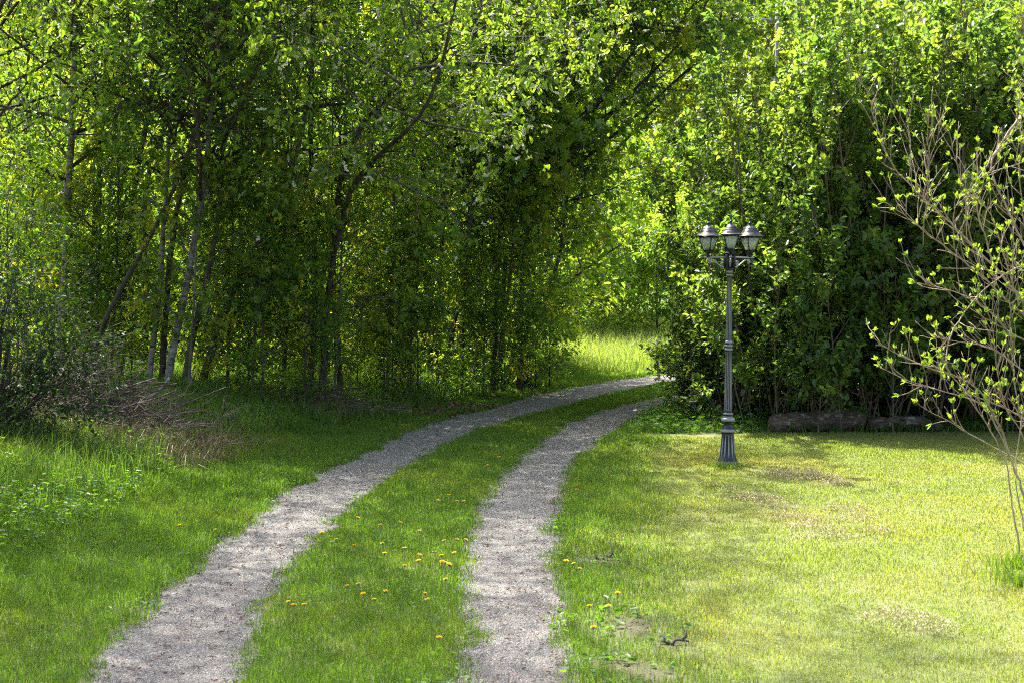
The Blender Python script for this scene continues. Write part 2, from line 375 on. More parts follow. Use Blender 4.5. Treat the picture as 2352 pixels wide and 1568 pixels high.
mead = ramp(nt, [(.3, (.09,.15,.02)), (.5, (.14,.21,.03)), (.7, (.22,.26,.06))], noise(nt, 2.5, 6, .7))
c = mix(nt, mrange(nt, t, .05, .45), turf, soil); c = mix(nt, mrange(nt, t, .6, .95), c, mead)
p = nt.nodes.new('ShaderNodeBsdfPrincipled'); p.inputs['Roughness'].default_value = .95; nt.links.new(c, p.inputs['Base Color'])
bp = nt.nodes.new('ShaderNodeBump'); bp.inputs['Strength'].default_value = .8; bp.inputs['Distance'].default_value = .02
nt.links.new(noise(nt, 60, 4, .7), bp.inputs['Height']); nt.links.new(bp.outputs[0], p.inputs['Normal']); nt.links.new(p.outputs[0], out.inputs[0])
me.materials.append(m); tag(link('ground', me), kind='structure')

# gravel wheel tracks
m, nt, out = new_mat('gravel')
v = nt.nodes.new('ShaderNodeTexVoronoi'); v.inputs['Scale'].default_value = 120
gp = nt.nodes.new('ShaderNodeNewGeometry'); nt.links.new(gp.outputs['Position'], v.inputs['Vector'])
sep = nt.nodes.new('ShaderNodeSeparateColor'); nt.links.new(v.outputs['Color'], sep.inputs[0])
c = ramp(nt, [(0, (.085,.081,.073)), (.35, (.175,.168,.152)), (.7, (.265,.254,.23)), (1, (.40,.385,.355))], sep.outputs[0])
c = mix(nt, mrange(nt, noise(nt, 1.3, 5, .65), .42, .62, 0, .5), c, (.19,.175,.15))
c = mix(nt, mrange(nt, noise(nt, 45, 3, .7), .60, .68, 0, .8), c, (.17,.10,.07))
dk = mrange(nt, v.outputs['Distance'], .3, .75, 1, .35)
c = mix(nt, 1.0, c, dk, 'MULTIPLY')
p = nt.nodes.new('ShaderNodeBsdfPrincipled'); p.inputs['Roughness'].default_value = .85; nt.links.new(c, p.inputs['Base Color'])
bp = nt.nodes.new('ShaderNodeBump'); bp.inputs['Strength'].default_value = 1.0; bp.inputs['Distance'].default_value = .012; bp.invert = True
nt.links.new(v.outputs['Distance'], bp.inputs['Height']); nt.links.new(bp.outputs[0], p.inputs['Normal']); nt.links.new(p.outputs[0], out.inputs[0])
M['gravel'] = m
def track_mesh(A, B):
    k = 11; tt = np.linspace(-.22, 1.22, k)
    Q = A[:, None, :]*(1-tt)[None, :, None] + B[:, None, :]*tt[None, :, None]
    x, y = Q[..., 0].ravel(), Q[..., 1].ravel()
    z = H0(x, y) - .018 + .010*(vnoise(x, y, 3)-.5) + .004*(vnoise(x, y, 20)-.5)
    i = np.arange(len(A)-1)[:, None]*k; j = np.arange(k-1)[None, :]
    F = np.stack([i+j, i+j+1, i+k+j+1, i+k+j], -1).reshape(-1, 4)
    return np_mesh('path', np.stack([x, y, z], -1), [F], M['gravel'], True)
tag(link('path', track_mesh(LLs, LRs)), kind='structure'); tag(link('path', track_mesh(RLs, RRs)), kind='structure')

# ------------------------------------------------------------------ leaves and clumps
def tmpl_oval(w=.5, fold=.12, droop=.12, mx=.42):
    V = np.array([[0,0,0],[mx*.62,w*.42,fold*.8],[mx+.28,w*.36,fold-droop*.5],[1,0,-droop],[mx*.62,-w*.42,fold*.8],[mx+.28,-w*.36,fold-droop*.5]])
    return V, [np.array([[0,1,2,3],[3,5,4,0]])]
def tmpl_maple():
    ang = [180, 150, 112, 88, 62, 38, 24, 0, -24, -38, -62, -88, -112, -150]
    rad = [.10, .50, .62, .36, .80, .42, .55, 1.0, .55, .42, .80, .36, .62, .50]
    V = [[.18, 0, .03]] + [[.18+.62*r*math.cos(R(a)), .62*r*math.sin(R(a)), -.16*r*r] for a, r in zip(ang, rad)]
    n = len(ang)
    return np.array(V), [np.array([[0, 1+k, 1+(k+1) % n] for k in range(n)])]
def tmpl_pinnate():
    V, F = [], []
    def lf(x0, a, L):
        c, s = math.cos(a), math.sin(a); b = len(V)
        for px, py, pz in ((0,0,0),(.45,.17,.03),(1,0,-.06),(.45,-.17,.03)):
            V.append([x0+(px*c-py*s)*L, (px*s+py*c)*L, pz*L - .12*x0*x0])
        F.append([b, b+1, b+2, b+3])
    for k in range(5):
        x0 = .22 + k*.15; L = .34-.03*abs(k-2)
        lf(x0, R(62), L); lf(x0, R(-62), L)
    lf(.88, 0, .30); b = len(V)
    V += [[0,.012,0],[.9,.008,-.1],[.9,-.008,-.1],[0,-.012,0]]; F.append([b, b+1, b+2, b+3])
    return np.array(V), [np.array(F)]
T_OV, T_LIL, T_MAP, T_PIN = tmpl_oval(.60), tmpl_oval(.78, .14, .22, .34), tmpl_maple(), tmpl_pinnate()
T_LONG = tmpl_oval(.34, .08, .25)

def unit(a): return a/(np.linalg.norm(a, axis=-1, keepdims=True)+1e-9)
def leaves(pos, direc, size, tmpl, rng, up=1.0, tint=None):
    """place leaves: direc = along the leaf; face mostly up"""
    n = len(pos); V0, FS = tmpl
    d = unit(direc); upv = np.array([0., 0, 1])*up + rng.normal(0, .45, (n, 3))
    s = unit(np.cross(upv, d)); nn = np.cross(d, s)
    V = pos[:, None, :] + size[:, None, None]*(V0[None, :, 0:1]*d[:, None, :] + V0[None, :, 1:2]*s[:, None, :] + V0[None, :, 2:3]*nn[:, None, :])
    k = len(V0); off = (np.arange(n)*k)[:, None, None]
    F = [(f[None] + off).reshape(-1, f.shape[1]) for f in FS]
    t = rng.beta(2, 2.4, n) if tint is None else tint
    return V.reshape(-1, 3), F, np.repeat(t, k)

def curve_pts(p, d, L, n, wig, trop, rng):
    pts = [np.array(p, float)]; d = unit(np.array(d, float)); st = L/n
    for i in range(n):
        d = unit(d + rng.normal(0, wig, 3) + np.array([0, 0, trop])); pts.append(pts[-1]+d*st)
    return np.array(pts), d
def along(pts, f):
    k = f*(len(pts)-1); i = min(int(k), len(pts)-2); t = k-i
    return pts[i]*(1-t)+pts[i+1]*t, unit(pts[i+1]-pts[i])
def side_dir(d, ang, rng, upb=0.0):
    r = rng.normal(0, 1, 3); r -= r.dot(d)*d; r = unit(r)
    return unit(d*math.cos(ang) + r*math.sin(ang) + np.array([0, 0, upb]))
def clump_leaves(tw, per, size, tmpl, rng, droop=.35, tipbias=.0, jit=.03, tint=None):
    """tw: list of (pts) twigs; put `per` leaves on each"""
    P0, P1 = np.array([t[0] for t in tw]), np.array([t[-1] for t in tw])
    Pm = np.array([t[len(t)//2] for t in tw])
    n = len(tw); f = rng.random((n, per))**(1/(1+tipbias)); f = .12+.9*f
    f = np.clip(f, 0, 1)[..., None]
    pos = (1-f)**2*P0[:, None] + 2*f*(1-f)*(2*Pm-.5*P0-.5*P1)[:, None] + f**2*P1[:, None]
    d = unit(P1-P0)[:, None] + rng.normal(0, .75, (n, per, 3)); d[..., 2] -= droop
    pos = pos.reshape(-1, 3) + rng.normal(0, jit, (n*per, 3)); d = d.reshape(-1, 3)
    sz = size*rng.uniform(.55, 1.25, len(pos))
    tt = None if tint is None else np.repeat(tint, per)
    if tt is not None: tt = np.clip(tt + rng.normal(0, .16, len(tt)), 0, 1)
    return leaves(pos, d, sz, tmpl, rng, tint=tt)

def crown_variant(name, seed, Hc, Rc, leafm, tmpl, size, per, bark, nl=22, sub=7, tw=4, profile='cone', up=.45, droop=.35, twl=.42, blossom=0, z0=0.0, r0=.03, lowpow=1.3):
    """limbs and foliage about a vertical axis, from z0 to Hc; returns (limb mesh, leaf mesh, blossom mesh)"""
    rng = np.random.default_rng(seed); B = MB(); twigs = []; tints = []
    for i in range(nl):
        f = (i+.5)/nl; z = z0 + (Hc*.97-z0)*f
        if profile == 'cone': L = Rc*(1-f**lowpow*.82)
        elif profile == 'vase': L = Rc*(.45+.55*math.sin(math.pi*min(1, f*.9+.1)))
        else: L = Rc*(.35+.65*math.sin(math.pi*(f*.85+.12)))
        L *= rng.uniform(.65, 1.15)
        a = i*2.4 + rng.uniform(-.5, .5); e = up + rng.uniform(-.25, .35) + .5*f
        d = np.array([math.cos(a)*math.cos(e), math.sin(a)*math.cos(e), math.sin(e)])
        pts, dl = curve_pts((0, 0, z), d, L, 7, .10, .02, rng)
        r = r0*(.35+.65*L/Rc)*(1-.5*f)
        B.tube(pts, np.linspace(r, r*.25, len(pts)), 5, False)
        lt = rng.beta(2, 2)
        for k in range(sub):
            g = .22+.78*(k+rng.random())/sub; p, dd = along(pts, min(g, .999))
            ls = L*(.50*(1-g)+.22)*rng.uniform(.7, 1.3)
            sp, sd = curve_pts(p, side_dir(dd, rng.uniform(.6, 1.1), rng, .12), ls, 4, .16, 0.0, rng)
            B.tube(sp, np.linspace(r*.42, r*.12, len(sp)), 3, False)
            st = np.clip(lt + rng.normal(0, .15), 0, 1)
            for q in range(tw):
                gg = .25+.75*(q+rng.random())/tw; p2, d2 = along(sp, min(gg, .999))
                t2, _ = curve_pts(p2, side_dir(d2, rng.uniform(.4, 1.1), rng, -.05), twl*rng.uniform(.6, 1.3), 3, .2, -.06, rng)
                if q % 2 == 0: B.tube(t2, np.linspace(.004, .002, 4), 3, False)
                twigs.append(t2); tints.append(st)
    V, F, t = clump_leaves(twigs, per, size, tmpl, rng, droop, tint=np.array(tints))
    lm = np_mesh(name+'_crown', V, F, leafm, False, t)
    bm_ = B.mesh(name+'_limbs', bark, True)
    fm = None
    if blossom:
        sel = [twigs[i] for i in rng.choice(len(twigs), int(len(twigs)*blossom), replace=False)]
        fm = raceme_mesh(name+'_blossom', [(s[-1], np.array([rng.normal(0,.5), rng.normal(0,.5), rng.uniform(-.9,.4)])) for s in sel], rng)
    return bm_, lm, fm
def raceme_mesh(name, anchors, rng, n=26, L=.12):
    P0 = np.array([a[0] for a in anchors]); D = unit(np.array([a[1] for a in anchors]))
    k = len(P0); f = rng.random((k, n))
    pos = P0[:, None] + D[:, None]*(f*L*rng.uniform(.7, 1.3, (k, 1)))[..., None]; pos[..., 2] -= .02*f**2
    pos = (pos + rng.normal(0, .009, (k, n, 3))).reshape(-1, 3)
    d = rng.normal(0, 1, (k*n, 3)); q = np.array([[-.5,-.35,0],[.5,-.35,.1],[.5,.35,0],[-.5,.35,.1]])
    V, F, t = leaves(pos, d, np.full(len(pos), .023), (q, [np.array([[0,1,2,3]])]), rng, .3)
    return np_mesh(name, V, F, M['blossom'], False, t)

def trunk_mesh(pts, r0, r1, mat, seed, k=9, name='trunk'):
    rng = np.random.default_rng(seed); pts = np.array(pts, float)
    # subdivide with a little waver
    s = np.r_[0, np.cumsum(np.linalg.norm(np.diff(pts, axis=0), axis=1))]; n = max(10, int(s[-1]/.28))
    t = np.linspace(0, s[-1], n); Q = np.stack([np.interp(t, s, pts[:, i]) for i in range(3)], -1)
    ker = np.array([.25,.5,.25])
    for _ in range(3):
        Q2 = Q.copy(); Q2[1:-1] = Q[:-2]*.25+Q[1:-1]*.5+Q[2:]*.25; Q = Q2
    Q[1:-1, :2] += rng.normal(0, r0*.10, (n-2, 2))
    f = t/s[-1]; rad = r0+(r1-r0)*f; rad = rad*(1+.35*np.exp(-t/.18)); rad *= 1+rng.normal(0, .04, n)
    B = MB(); B.tube(Q, rad, k, True, knobs=.05, rng=rng); return B.mesh(name, mat, True), Q

print('helpers ready')
CV = {}
def cv(key, *a, **k): CV[key] = crown_variant(key, *a, **k)
# leafy stems of the belt
for i in range(4):
    cv(f'alder{i}', 100+i, 3.6+.3*i, 1.9, M['leaf_fresh'], T_OV, .090, 4, M['bark_dark'], nl=24, sub=6, tw=5, profile='cone', up=.35)
for i in range(3):
    cv(f'mid{i}', 120+i, 3.5+.3*i, 2.0, M['leaf_mid'], T_OV, .092, 5, M['bark_dark'], nl=26, sub=7, tw=5, profile='round', up=.35)
for i in range(2):
    cv(f'rowan{i}', 140+i, 3.9, 1.9, M['leaf_fresh'], T_PIN, .17, 2, M['bark_alder'], nl=20, sub=6, tw=4, profile='round', up=.3)
for i in range(2):
    cv(f'cherry{i}', 150+i, 5.4, 2.6, M['leaf_cherry'], T_OV, .11, 7, M['bark_alder'], nl=24, sub=7, tw=5, profile='round', up=.15, droop=.7, blossom=.38)
for i in range(2):
    cv(f'maple{i}', 160+i, 5.0, 2.2, M['leaf_maple'], T_MAP, .19, 5, M['bark_alder'], nl=22, sub=6, tw=4, profile='round', up=.3, droop=.9)
for i in range(3):
    cv(f'sapling{i}', 170+i, 2.4+.3*i, .95, M['leaf_fresh'] if i != 1 else M['leaf_mid'], T_OV, .068, 8, M['bark_dark'], nl=16, sub=5, tw=4, profile='round', up=.5, twl=.28, z0=.1, r0=.010)
for i in range(2):
    cv(f'sun{i}', 180+i, 3.0+.8*i, 1.7, M['leaf_sun'], T_OV, .11, 7, M['bark_dark'], nl=22, sub=7, tw=5, profile='round', up=.5, z0=.15)
for i in range(2):
    cv(f'tall{i}', 185+i, 5.2, 2.9, M['leaf_mid'], T_OV, .085, 7, M['bark_dark'], nl=26, sub=7, tw=4, profile='round', up=.3)
for i in range(3):
    cv(f'far{i}', 190+i, 7.5+i, 3.2, M['leaf_far'], T_OV, .17, 12, M['bark_dark'], nl=30, sub=7, tw=5, profile='round', up=.4, twl=.7)
print('crowns ready')

def place_mesh(kind, me, parent, loc, rot=(0, 0, 0), sc=1.0):
    o = link(kind, me, parent, loc); o.rotation_mode = 'QUATERNION' if isinstance(rot, Quaternion) else 'XYZ'
    if isinstance(rot, Quaternion): o.rotation_quaternion = rot
    else: o.rotation_euler = rot
    o.scale = (sc, sc, sc*1.0); return o
rg = random.Random(5); ZCAP = 9
def tree(name, label, cat, group, pts, r0, bark, var, zc, sc=1.0, seed=0, top=None, extra=None):
    """pts: world polyline of the visible trunk; continues upward into the crown"""
    pts = np.array(pts, float); base = pts[0].copy()
    d = unit(pts[-1]-pts[-2]); Hc = (CV[var][1].vertices[0].co.z*0 + {'a':6.2,'m':5.8,'r':4.6,'c':5.4,'s':2.8,'f':8}.get(var[0], 5))*sc
    dd = unit(d*.5+np.array([0,0,1.0])); ext = [pts[-1] + dd*l for l in (.8, 1.5, 2.2)] if top is None else top
    allp = np.vstack([pts, ext]); rel = allp-base
    tm, Q = trunk_mesh(rel, r0, r0*.30, M[bark], seed)
    root = empty(name, base); tag(root, label, cat, group)
    link('trunk', tm, root, (0, 0, 0))
    zc = min(zc, ZCAP)
    zz = Q[:, 2]; k = int(np.searchsorted(zz, zc)); k = min(max(k, 1), len(Q)-2)
    p = Q[k]; lean = unit(Q[-1]-p); q = Vector((0, 0, 1)).rotation_difference(Vector(lean)) @ Quaternion((0, 0, 1), rg.uniform(0, 6.28))
    b, l, f = CV[var]
    place_mesh('branches', b, root, p, q, sc); place_mesh('crown', l, root, p, q, sc)
    if f: place_mesh('blossom', f, root, p, q, sc)
    return root

# ------------------------------------------------------------------ the wood on the left: traced trunks in front
def px_trunk(px, d, dtop=None):
    n = len(px); dt = dtop if dtop else d
    pts = [P(u, v, d+(dt-d)*i/(n-1)) for i, (u, v) in enumerate(px)]
    b = pts[0]; z0 = h1(b[0], b[1])
    pts[0] = (b[0], b[1], z0-.05)
    if pts[1][2] < z0+.2: pts.pop(1)
    return pts
GF = 'slender trunks at the front of the wood'
front = [
 # px polyline, distance, radius px, bark, crown, zc, scale, label
 ([(120,905),(140,780),(150,690),(152,560),(156,440),(166,290),(170,180)], 18.0, 14, 'bark_birch', 'alder0', 3.3, 1.0, 'stout pale mottled birch trunk at far left behind the brush pile'),
 ([(338,915),(350,800),(362,700),(374,590),(381,450),(384,330),(400,200)], 17.6, 8.5, 'bark_birch', 'mid0', 3.4, .9, 'thin spotted birch trunk, leftmost of the pale clump behind the brush pile'),
 ([(378,905),(398,800),(418,700),(432,620),(452,530),(472,450),(478,330),(486,200)], 17.4, 11, 'bark_birch', 'alder1', 3.2, 1.0, 'white curving birch trunk in the middle of the pale clump'),
 ([(418,910),(436,800),(455,720),(478,640),(494,560),(505,480),(512,380)], 17.7, 9.5, 'bark_alder', 'mid1', 3.2, .9, 'tan birch trunk, rightmost of the pale clump behind the brush pile'),
 ([(455,905),(490,790),(524,690),(565,600),(606,540),(636,480),(668,400),(700,300)], 18.2, 11, 'bark_alder', 'alder2', 3.4, 1.0, 'rough grey trunk leaning right beside the pale birch clump'),
 ([(180,880),(223,770),(268,673),(324,584),(372,500),(413,406),(440,330),(461,279),(484,205),(528,134),(603,48)], 17.0, 7.5, 'bark_dark', 'rowan0', 4.0, .9, 'long thin dark stem slanting up right across the birch trunks'),
 ([(276,880),(285,700),(290,580),(309,409),(331,324),(350,186),(357,75)], 19.5, 10, 'bark_dark', 'mid2', 4.2, 1.0, 'dark upright trunk behind the thin birches with a fork high up'),
 ([(330,860),(338,700),(332,560),(326,450),(346,350),(395,275),(420,149),(447,56)], 20.3, 9, 'bark_dark', 'alder3', 4.4, 1.0, 'dark trunk bending right between the pale birch stems'),
 ([(196,880),(206,700),(214,560),(222,450),(234,330),(240,180),(250,60)], 19.5, 9, 'bark_dark', 'alder0', 4.2, 1.0, 'dark straight trunk just right of the stout pale birch'),
 ([(240,860),(244,650),(252,450),(262,300),(258,100)], 20.5, 5, 'bark_dark', 'rowan1', 3.8, .9, 'very thin dark pole in the gap right of the stout pale birch'),
 ([(20,880),(10,760),(0,640),(-8,500),(-10,300)], 18.5, 9, 'bark_dark', 'mid0', 3.6, 1.0, 'dark trunk at the left edge of the photograph'),
 ([(60,870),(48,740),(40,600),(44,460),(60,300)], 21.0, 7, 'bark_dark', 'alder2', 3.6, 1.0, 'thin dark trunk between the left edge and the stout pale birch'),
 ([(692,880),(698,800),(712,720),(742,640),(759,584),(775,480),(790,380)], 19.4, 8, 'bark_alder', 'alder1', 3.2, 1.0, 'grey lichened trunk left of the dark hollow, bent right above'),
 ([(610,880),(622,760),(618,640),(640,520),(650,400)], 20.0, 7, 'bark_dark', 'mid1', 3.4, 1.0, 'dark narrow trunk between the leaning grey one and the lichened one'),
 ([(780,870),(802,800),(826,740),(850,677),(867,604),(880,500),(886,400)], 21.0, 10, 'bark_alder', 'mid2', 3.2, 1.0, 'brown trunk leaning right above the small dead twig heap'),
 ([(868,860),(880,780),(874,700),(890,600),(905,480)], 21.8, 8, 'bark_dark', 'alder3', 3.2, 1.0, 'dark trunk inside the hollow right of the brown leaning one'),
 ([(935,860),(940,760),(948,660),(962,560),(975,420)], 22.4, 9, 'bark_dark', 'mid0', 3.0, 1.0, 'dark upright trunk in the middle of the shaded hollow'),
 ([(1020,858),(1030,800),(1040,745),(1052,690),(1064,620),(1080,520),(1092,420)], 22.2, 9, 'bark_alder', 'maple0', 3.2, 1.0, 'pale grey banded trunk by the tall grass beside the lane'),
 ([(985,850),(994,740),(1004,640),(1022,520)], 23.4, 7, 'bark_dark', 'alder0', 3.0, .9, 'thin dark trunk just left of the pale banded one'),
 ([(1088,836),(1100,780),(1118,725),(1136,645),(1146,560),(1152,460)], 23.6, 10, 'bark_alder', 'mid1', 3.2, 1.0, 'lichen grey trunk leaning right next to the reddish stem'),
 ([(1138,848),(1148,780),(1160,727),(1172,650),(1180,540)], 23.0, 6, 'bark_red', 'maple1', 3.0, .9, 'reddish thin stem between two darker leaning trunks'),
 ([(1172,832),(1180,760),(1192,700),(1208,620),(1222,520)], 24.2, 8, 'bark_dark', 'alder1', 3.0, 1.0, 'dark trunk second from the lane end of the wood'),
 ([(1208,820),(1226,780),(1244,735),(1262,670),(1286,592),(1300,500)], 24.6, 8, 'bark_alder', 'maple1', 3.2, .8, 'outermost dark trunk leaning right over the lane bend'),
]
for i, (px, d, rp, bk, var, zc, s, lab) in enumerate(front):
    zc -= .9; rp *= .85
    nm = 'birch_tree' if bk == 'bark_birch' else 'rowan_tree' if var[0] == 'r' else 'maple_tree' if var[:3] == 'map' else 'alder_tree'
    tree(nm, lab, 'tree', GF, px_trunk(px, d, d-.4), rp*d/FPX, bk, var, zc, s, 300+i)

# bird cherries reaching over the lane, with hanging white flowers
GC = 'bird cherries in flower over the lane'
for i, (pts, zc, sc_, lab) in enumerate([
  ([(-2.5,18.6,.3),(-2.4,18.4,1.6),(-2.0,17.6,3.0),(-.9,16.2,3.7)], 2.6, .80, 'bird cherry whose bright flowering boughs hang over the lane'),
  ([(-2.3,19.2,.3),(-2.4,18.9,1.8),(-2.2,18.3,3.4),(-1.6,17.9,4.1)], 3.5, .64, 'taller bird cherry with white racemes above the lane, crown cut by the top edge'),
  ([(-4.4,17.8,.3),(-4.2,17.5,2.2),(-3.8,17.0,3.6),(-3.2,16.6,4.8)], 3.4, .80, 'bird cherry with few flowers in front of the leaning grey trunk'),
]):
    pts[0] = (pts[0][0], pts[0][1], h1(pts[0][0], pts[0][1])-.05)
    tree('bird_cherry', lab, 'tree', GC, pts, .042, 'bark_dark', f'cherry{i%2}', zc, sc_, 400+i, top=[(-.6,17.5,4.7),(.1,17.3,5.1)] if i == 1 else None)
# maples and cherries closing the canopy above the bend
GM = 'broad crowns above the bend'
for i, (b, c, var, s, lab) in enumerate([
  ((-.2,23.0), (1630,30,21.5), 'maple0', .82, 'large maple with drooping yellow-green leaves highest above the bend'),
  ((-.4,24.2), (1500,200,22.5), 'maple1', .74, 'maple crown hanging below the highest one over the bend'),
  ((-1.2,22.4), (1380,60,21.0), 'cherry1', .85, 'dark bird cherry with pale racemes under the maple at the canopy edge'),
  ((0.0,25.0), (1380,400,24.0), 'cherry0', .60, 'small bird cherry low at the right tip of the canopy'),
  ((-.2,25.6), (1290,470,25.0), 'mid0', .62, 'dense dark green tree at the end of the wood by the lane'),
  ((.1,24.4), (1470,100,22.6), 'mid2', .95, 'dark green tree filling the canopy left of the maples'),
  ((-2.4,23.0), (1060,200,22.0), 'mid1', .95, 'dark green tree behind the flowering cherry'),
  ((0.1,23.4), (1655,95,22.3), 'maple1', .62, 'maple bough with large lobed leaves at the right rim of the canopy'),
  ((-.3,22.6), (1585,-60,21.4), 'mid1', .95, 'dense dark crown filling the top of the canopy above the bend'),
  ((-.6,23.6), (1400,230,22.4), 'maple0', .62, 'maple with big hanging leaves behind the flowering bird cherry'),
  ((0.3,24.8), (1715,15,23.0), 'cherry1', .55, 'bird cherry with white clusters at the outermost tip of the canopy'),
]):
    x, y = b; z = h1(x, y); cc = P(*c)
    top = [(cc[0], cc[1], cc[2]), (cc[0]+.1, cc[1], cc[2]+1.2), (cc[0]+.1, cc[1], cc[2]+2.0)]
    lo = max(1.8, cc[2]-2.4)
    pts = [(x, y, z-.05), (x+.05, y-.05, z+1.5), (x+.15, y, z+3.1), ((x*1.2+cc[0]*.8)/2, (y*1.2+cc[1]*.8)/2, max(lo, z+3.9))]
    tree('maple_tree' if var[:3] == 'map' else 'bird_cherry' if var[0] == 'c' else 'alder_tree', lab, 'tree', GM, pts, .04, 'bark_dark', var, cc[2]-1.0-z, s, 430+i, top=top)

for i, (u, d, s_) in enumerate([(60,18.6,.62),(215,18.4,.55),(520,18.8,.55),(650,18.4,.55),(745,19.2,.6),(905,20.8,.6),(1060,22.6,.55)]):
    x = (u-CX)/FPX*d; z = h1(x, d)
    tree('young_tree', 'young leafy tree filling the space between the front trunks', 'tree', 'young trees between the front trunks', [(x, d, z-.05), (x+.05, d, z+1.0), (x+.1, d, z+2.2)], .022, 'bark_dark', ['alder0','mid1','rowan0','alder2','rowan1','mid0'][i%6], .5, s_, 1200+i)
for i, (u, d, s_, lab) in enumerate([(430,16.9,.42,'young maple with broad leaves in front of the pale birch clump'),(575,17.6,.5,'young maple with broad leaves right of the leaning rough trunk'),(765,18.7,.5,'young maple leaning out above the small dead twig heap'),(885,20.0,.5,'young maple in the dark hollow with yellowish lobed leaves'),(1125,22.4,.48,'young maple with bronze-yellow leaves beside the reddish stem'),(250,17.9,.5,'young maple between the stout pale birch and the slanting stem')]):
    x = (u-CX)/FPX*d; z = h1(x, d)
    tree('maple_tree', lab, 'tree', 'young maples at the wood edge', [(x, d, z-.05), (x+.05, d, z+.8), (x+.1, d, z+1.4)], .018, 'bark_alder', f'maple{i%2}', .5, s_, 1300+i)
# fillers deeper in the belt, and trees beyond the left edge whose shade crosses the lane
rr_ = np.random.default_rng(9)
vs = ['alder0','mid0','alder1','mid1','rowan0','alder2','mid2','alder3','rowan1','maple0']
spots = []
for yy in np.arange(22.0, 26.5, 3.6):
    for xx in np.arange(-11.5, .2, 3.3):
        x, y = xx+rr_.uniform(-.6,.6), yy+rr_.uniform(-.6,.6)
        if abs(x) > .40*y+1.2: continue
        if x > -1.6+(26-y)*.1: continue
        spots.append((x, y))
for i, (x, y) in enumerate(spots):
    z = h1(x, y); lx, ly = rr_.uniform(-.5,.7), rr_.uniform(-.3,.3)
    pts = [(x, y, z-.05), (x+.1*lx, y+.1*ly, z+1.2), (x+.5*lx, y+.5*ly, z+2.8), (x+lx, y+ly, z+4.2)]
    tree('alder_tree', 'thin stemmed green tree deep in the wood behind the front trunks', 'tree', 'trees deep in the wood', pts, rr_.uniform(.035,.08), ['bark_dark','bark_alder','bark_dark'][i%3], vs[i%len(vs)], rr_.uniform(.8,2.2), rr_.uniform(.85,1.05), 500+i)
off = [(-5.4,12.0,(-2.3,11.3,7.4),'tall1',.8,None),(-5.95,14.9,(-3.4,13.9,6.4),'tall0',1.0,None),(-6.6,12.6,(-5.2,12.0,6.2),'tall1',1.0,None),(-5.8,10.4,(-4.4,9.9,6.4),'tall0',.9,None),
 (-8.0,10.8,(-6.8,10.4,6.2),'tall1',1.1,None),(-8.6,14.6,(-7.4,14.2,6.2),'tall0',1.1,None),(-6.7,17.2,(-4.3,16.2,7.2),'tall1',1.0,None),(-5.2,8.3,(-3.7,8.6,6.6),'tall1',.8,None),(-2.7,18.9,(-2.0,15.2,7.0),'tall0',.85,'tall tree in the front row whose crown spreads above the lane out of view')]
for i, (x, y, c, var, s, lab) in enumerate(off):
    z = h1(x, y); pts = [(x, y, z-.05), (x+.1, y, z+1.6), (x*.96+c[0]*.04, y, 3.2), (x*.85+c[0]*.15, y*.9+c[1]*.1, 4.6), (x*.4+c[0]*.6, y*.4+c[1]*.6, c[2]-1.0)]
    tree('alder_tree', lab or 'tall green tree just beyond the left edge whose crown shades the lane', 'tree', 'trees shading the lane from the left', pts, .045, 'bark_dark', var, c[2]-2.2, s, 600+i, top=[c, (c[0]+.1, c[1], c[2]+1.4)])

# saplings and understory in the wood
US = 'leafy saplings under the trees'
sap_px = [(40,860,16.8),(230,850,17.6),(300,830,18.2),(520,880,17.8),(570,860,18.4),(600,890,17.2),(650,870,18.6),(700,900,17.6),(740,850,19.2),(820,860,20.0),(900,850,20.6),(960,860,20.8),(1060,850,22.0),(1110,860,22.0),(1160,850,23.0),(1230,840,23.8),(1262,830,24.6),(470,880,18.8),(130,850,19.0),(1200,862,22.8),(20,900,15.6)]
for i, (u, v, d) in enumerate(sap_px):
    x = (u-CX)/FPX*d; z = h1(x, d); root = empty('sapling', (x, d, z-.03), rg.uniform(0, 6.28))
    place = ('just left of' if i % 2 else 'in front of')
    tag(root, 'low leafy sapling growing among the trunks of the left wood', 'sapling', US)
    b, l, f = CV[f'sapling{i%3}']; s = rg.uniform(.7, 1.1)
    tm, Q = trunk_mesh([(0,0,0),(.02,0,1.0),(.05,.03,2.2*s+.3)], .014, .005, M['bark_dark'], 700+i, 6)
    link('stem', tm, root, (0, 0, 0)); place_mesh('branches', b, root, (0,0,0), (0,0,0), s); place_mesh('crown', l, root, (0,0,0), (0,0,0), s)
for i in range(26):
    y = rr_.uniform(19.5, 25); x = rr_.uniform(-.38*y, -1.2); z = h1(x, y); root = empty('sapling', (x, y, z-.03), rg.uniform(0, 6.28))
    tag(root, 'leafy sapling deep in the wood, half hidden by the front trunks', 'sapling', 'saplings deep in the wood')
    b, l, f = CV[f'sapling{i%3}']; s = rg.uniform(.7, 1.25)
    tm, Q = trunk_mesh([(0,0,0),(.02,0,1.0),(.05,.03,2.2*s+.3)], .014, .005, M['bark_dark'], 760+i, 6)
    link('stem', tm, root, (0, 0, 0)); place_mesh('branches', b, root, (0,0,0), (0,0,0), s); place_mesh('crown', l, root, (0,0,0), (0,0,0), s)

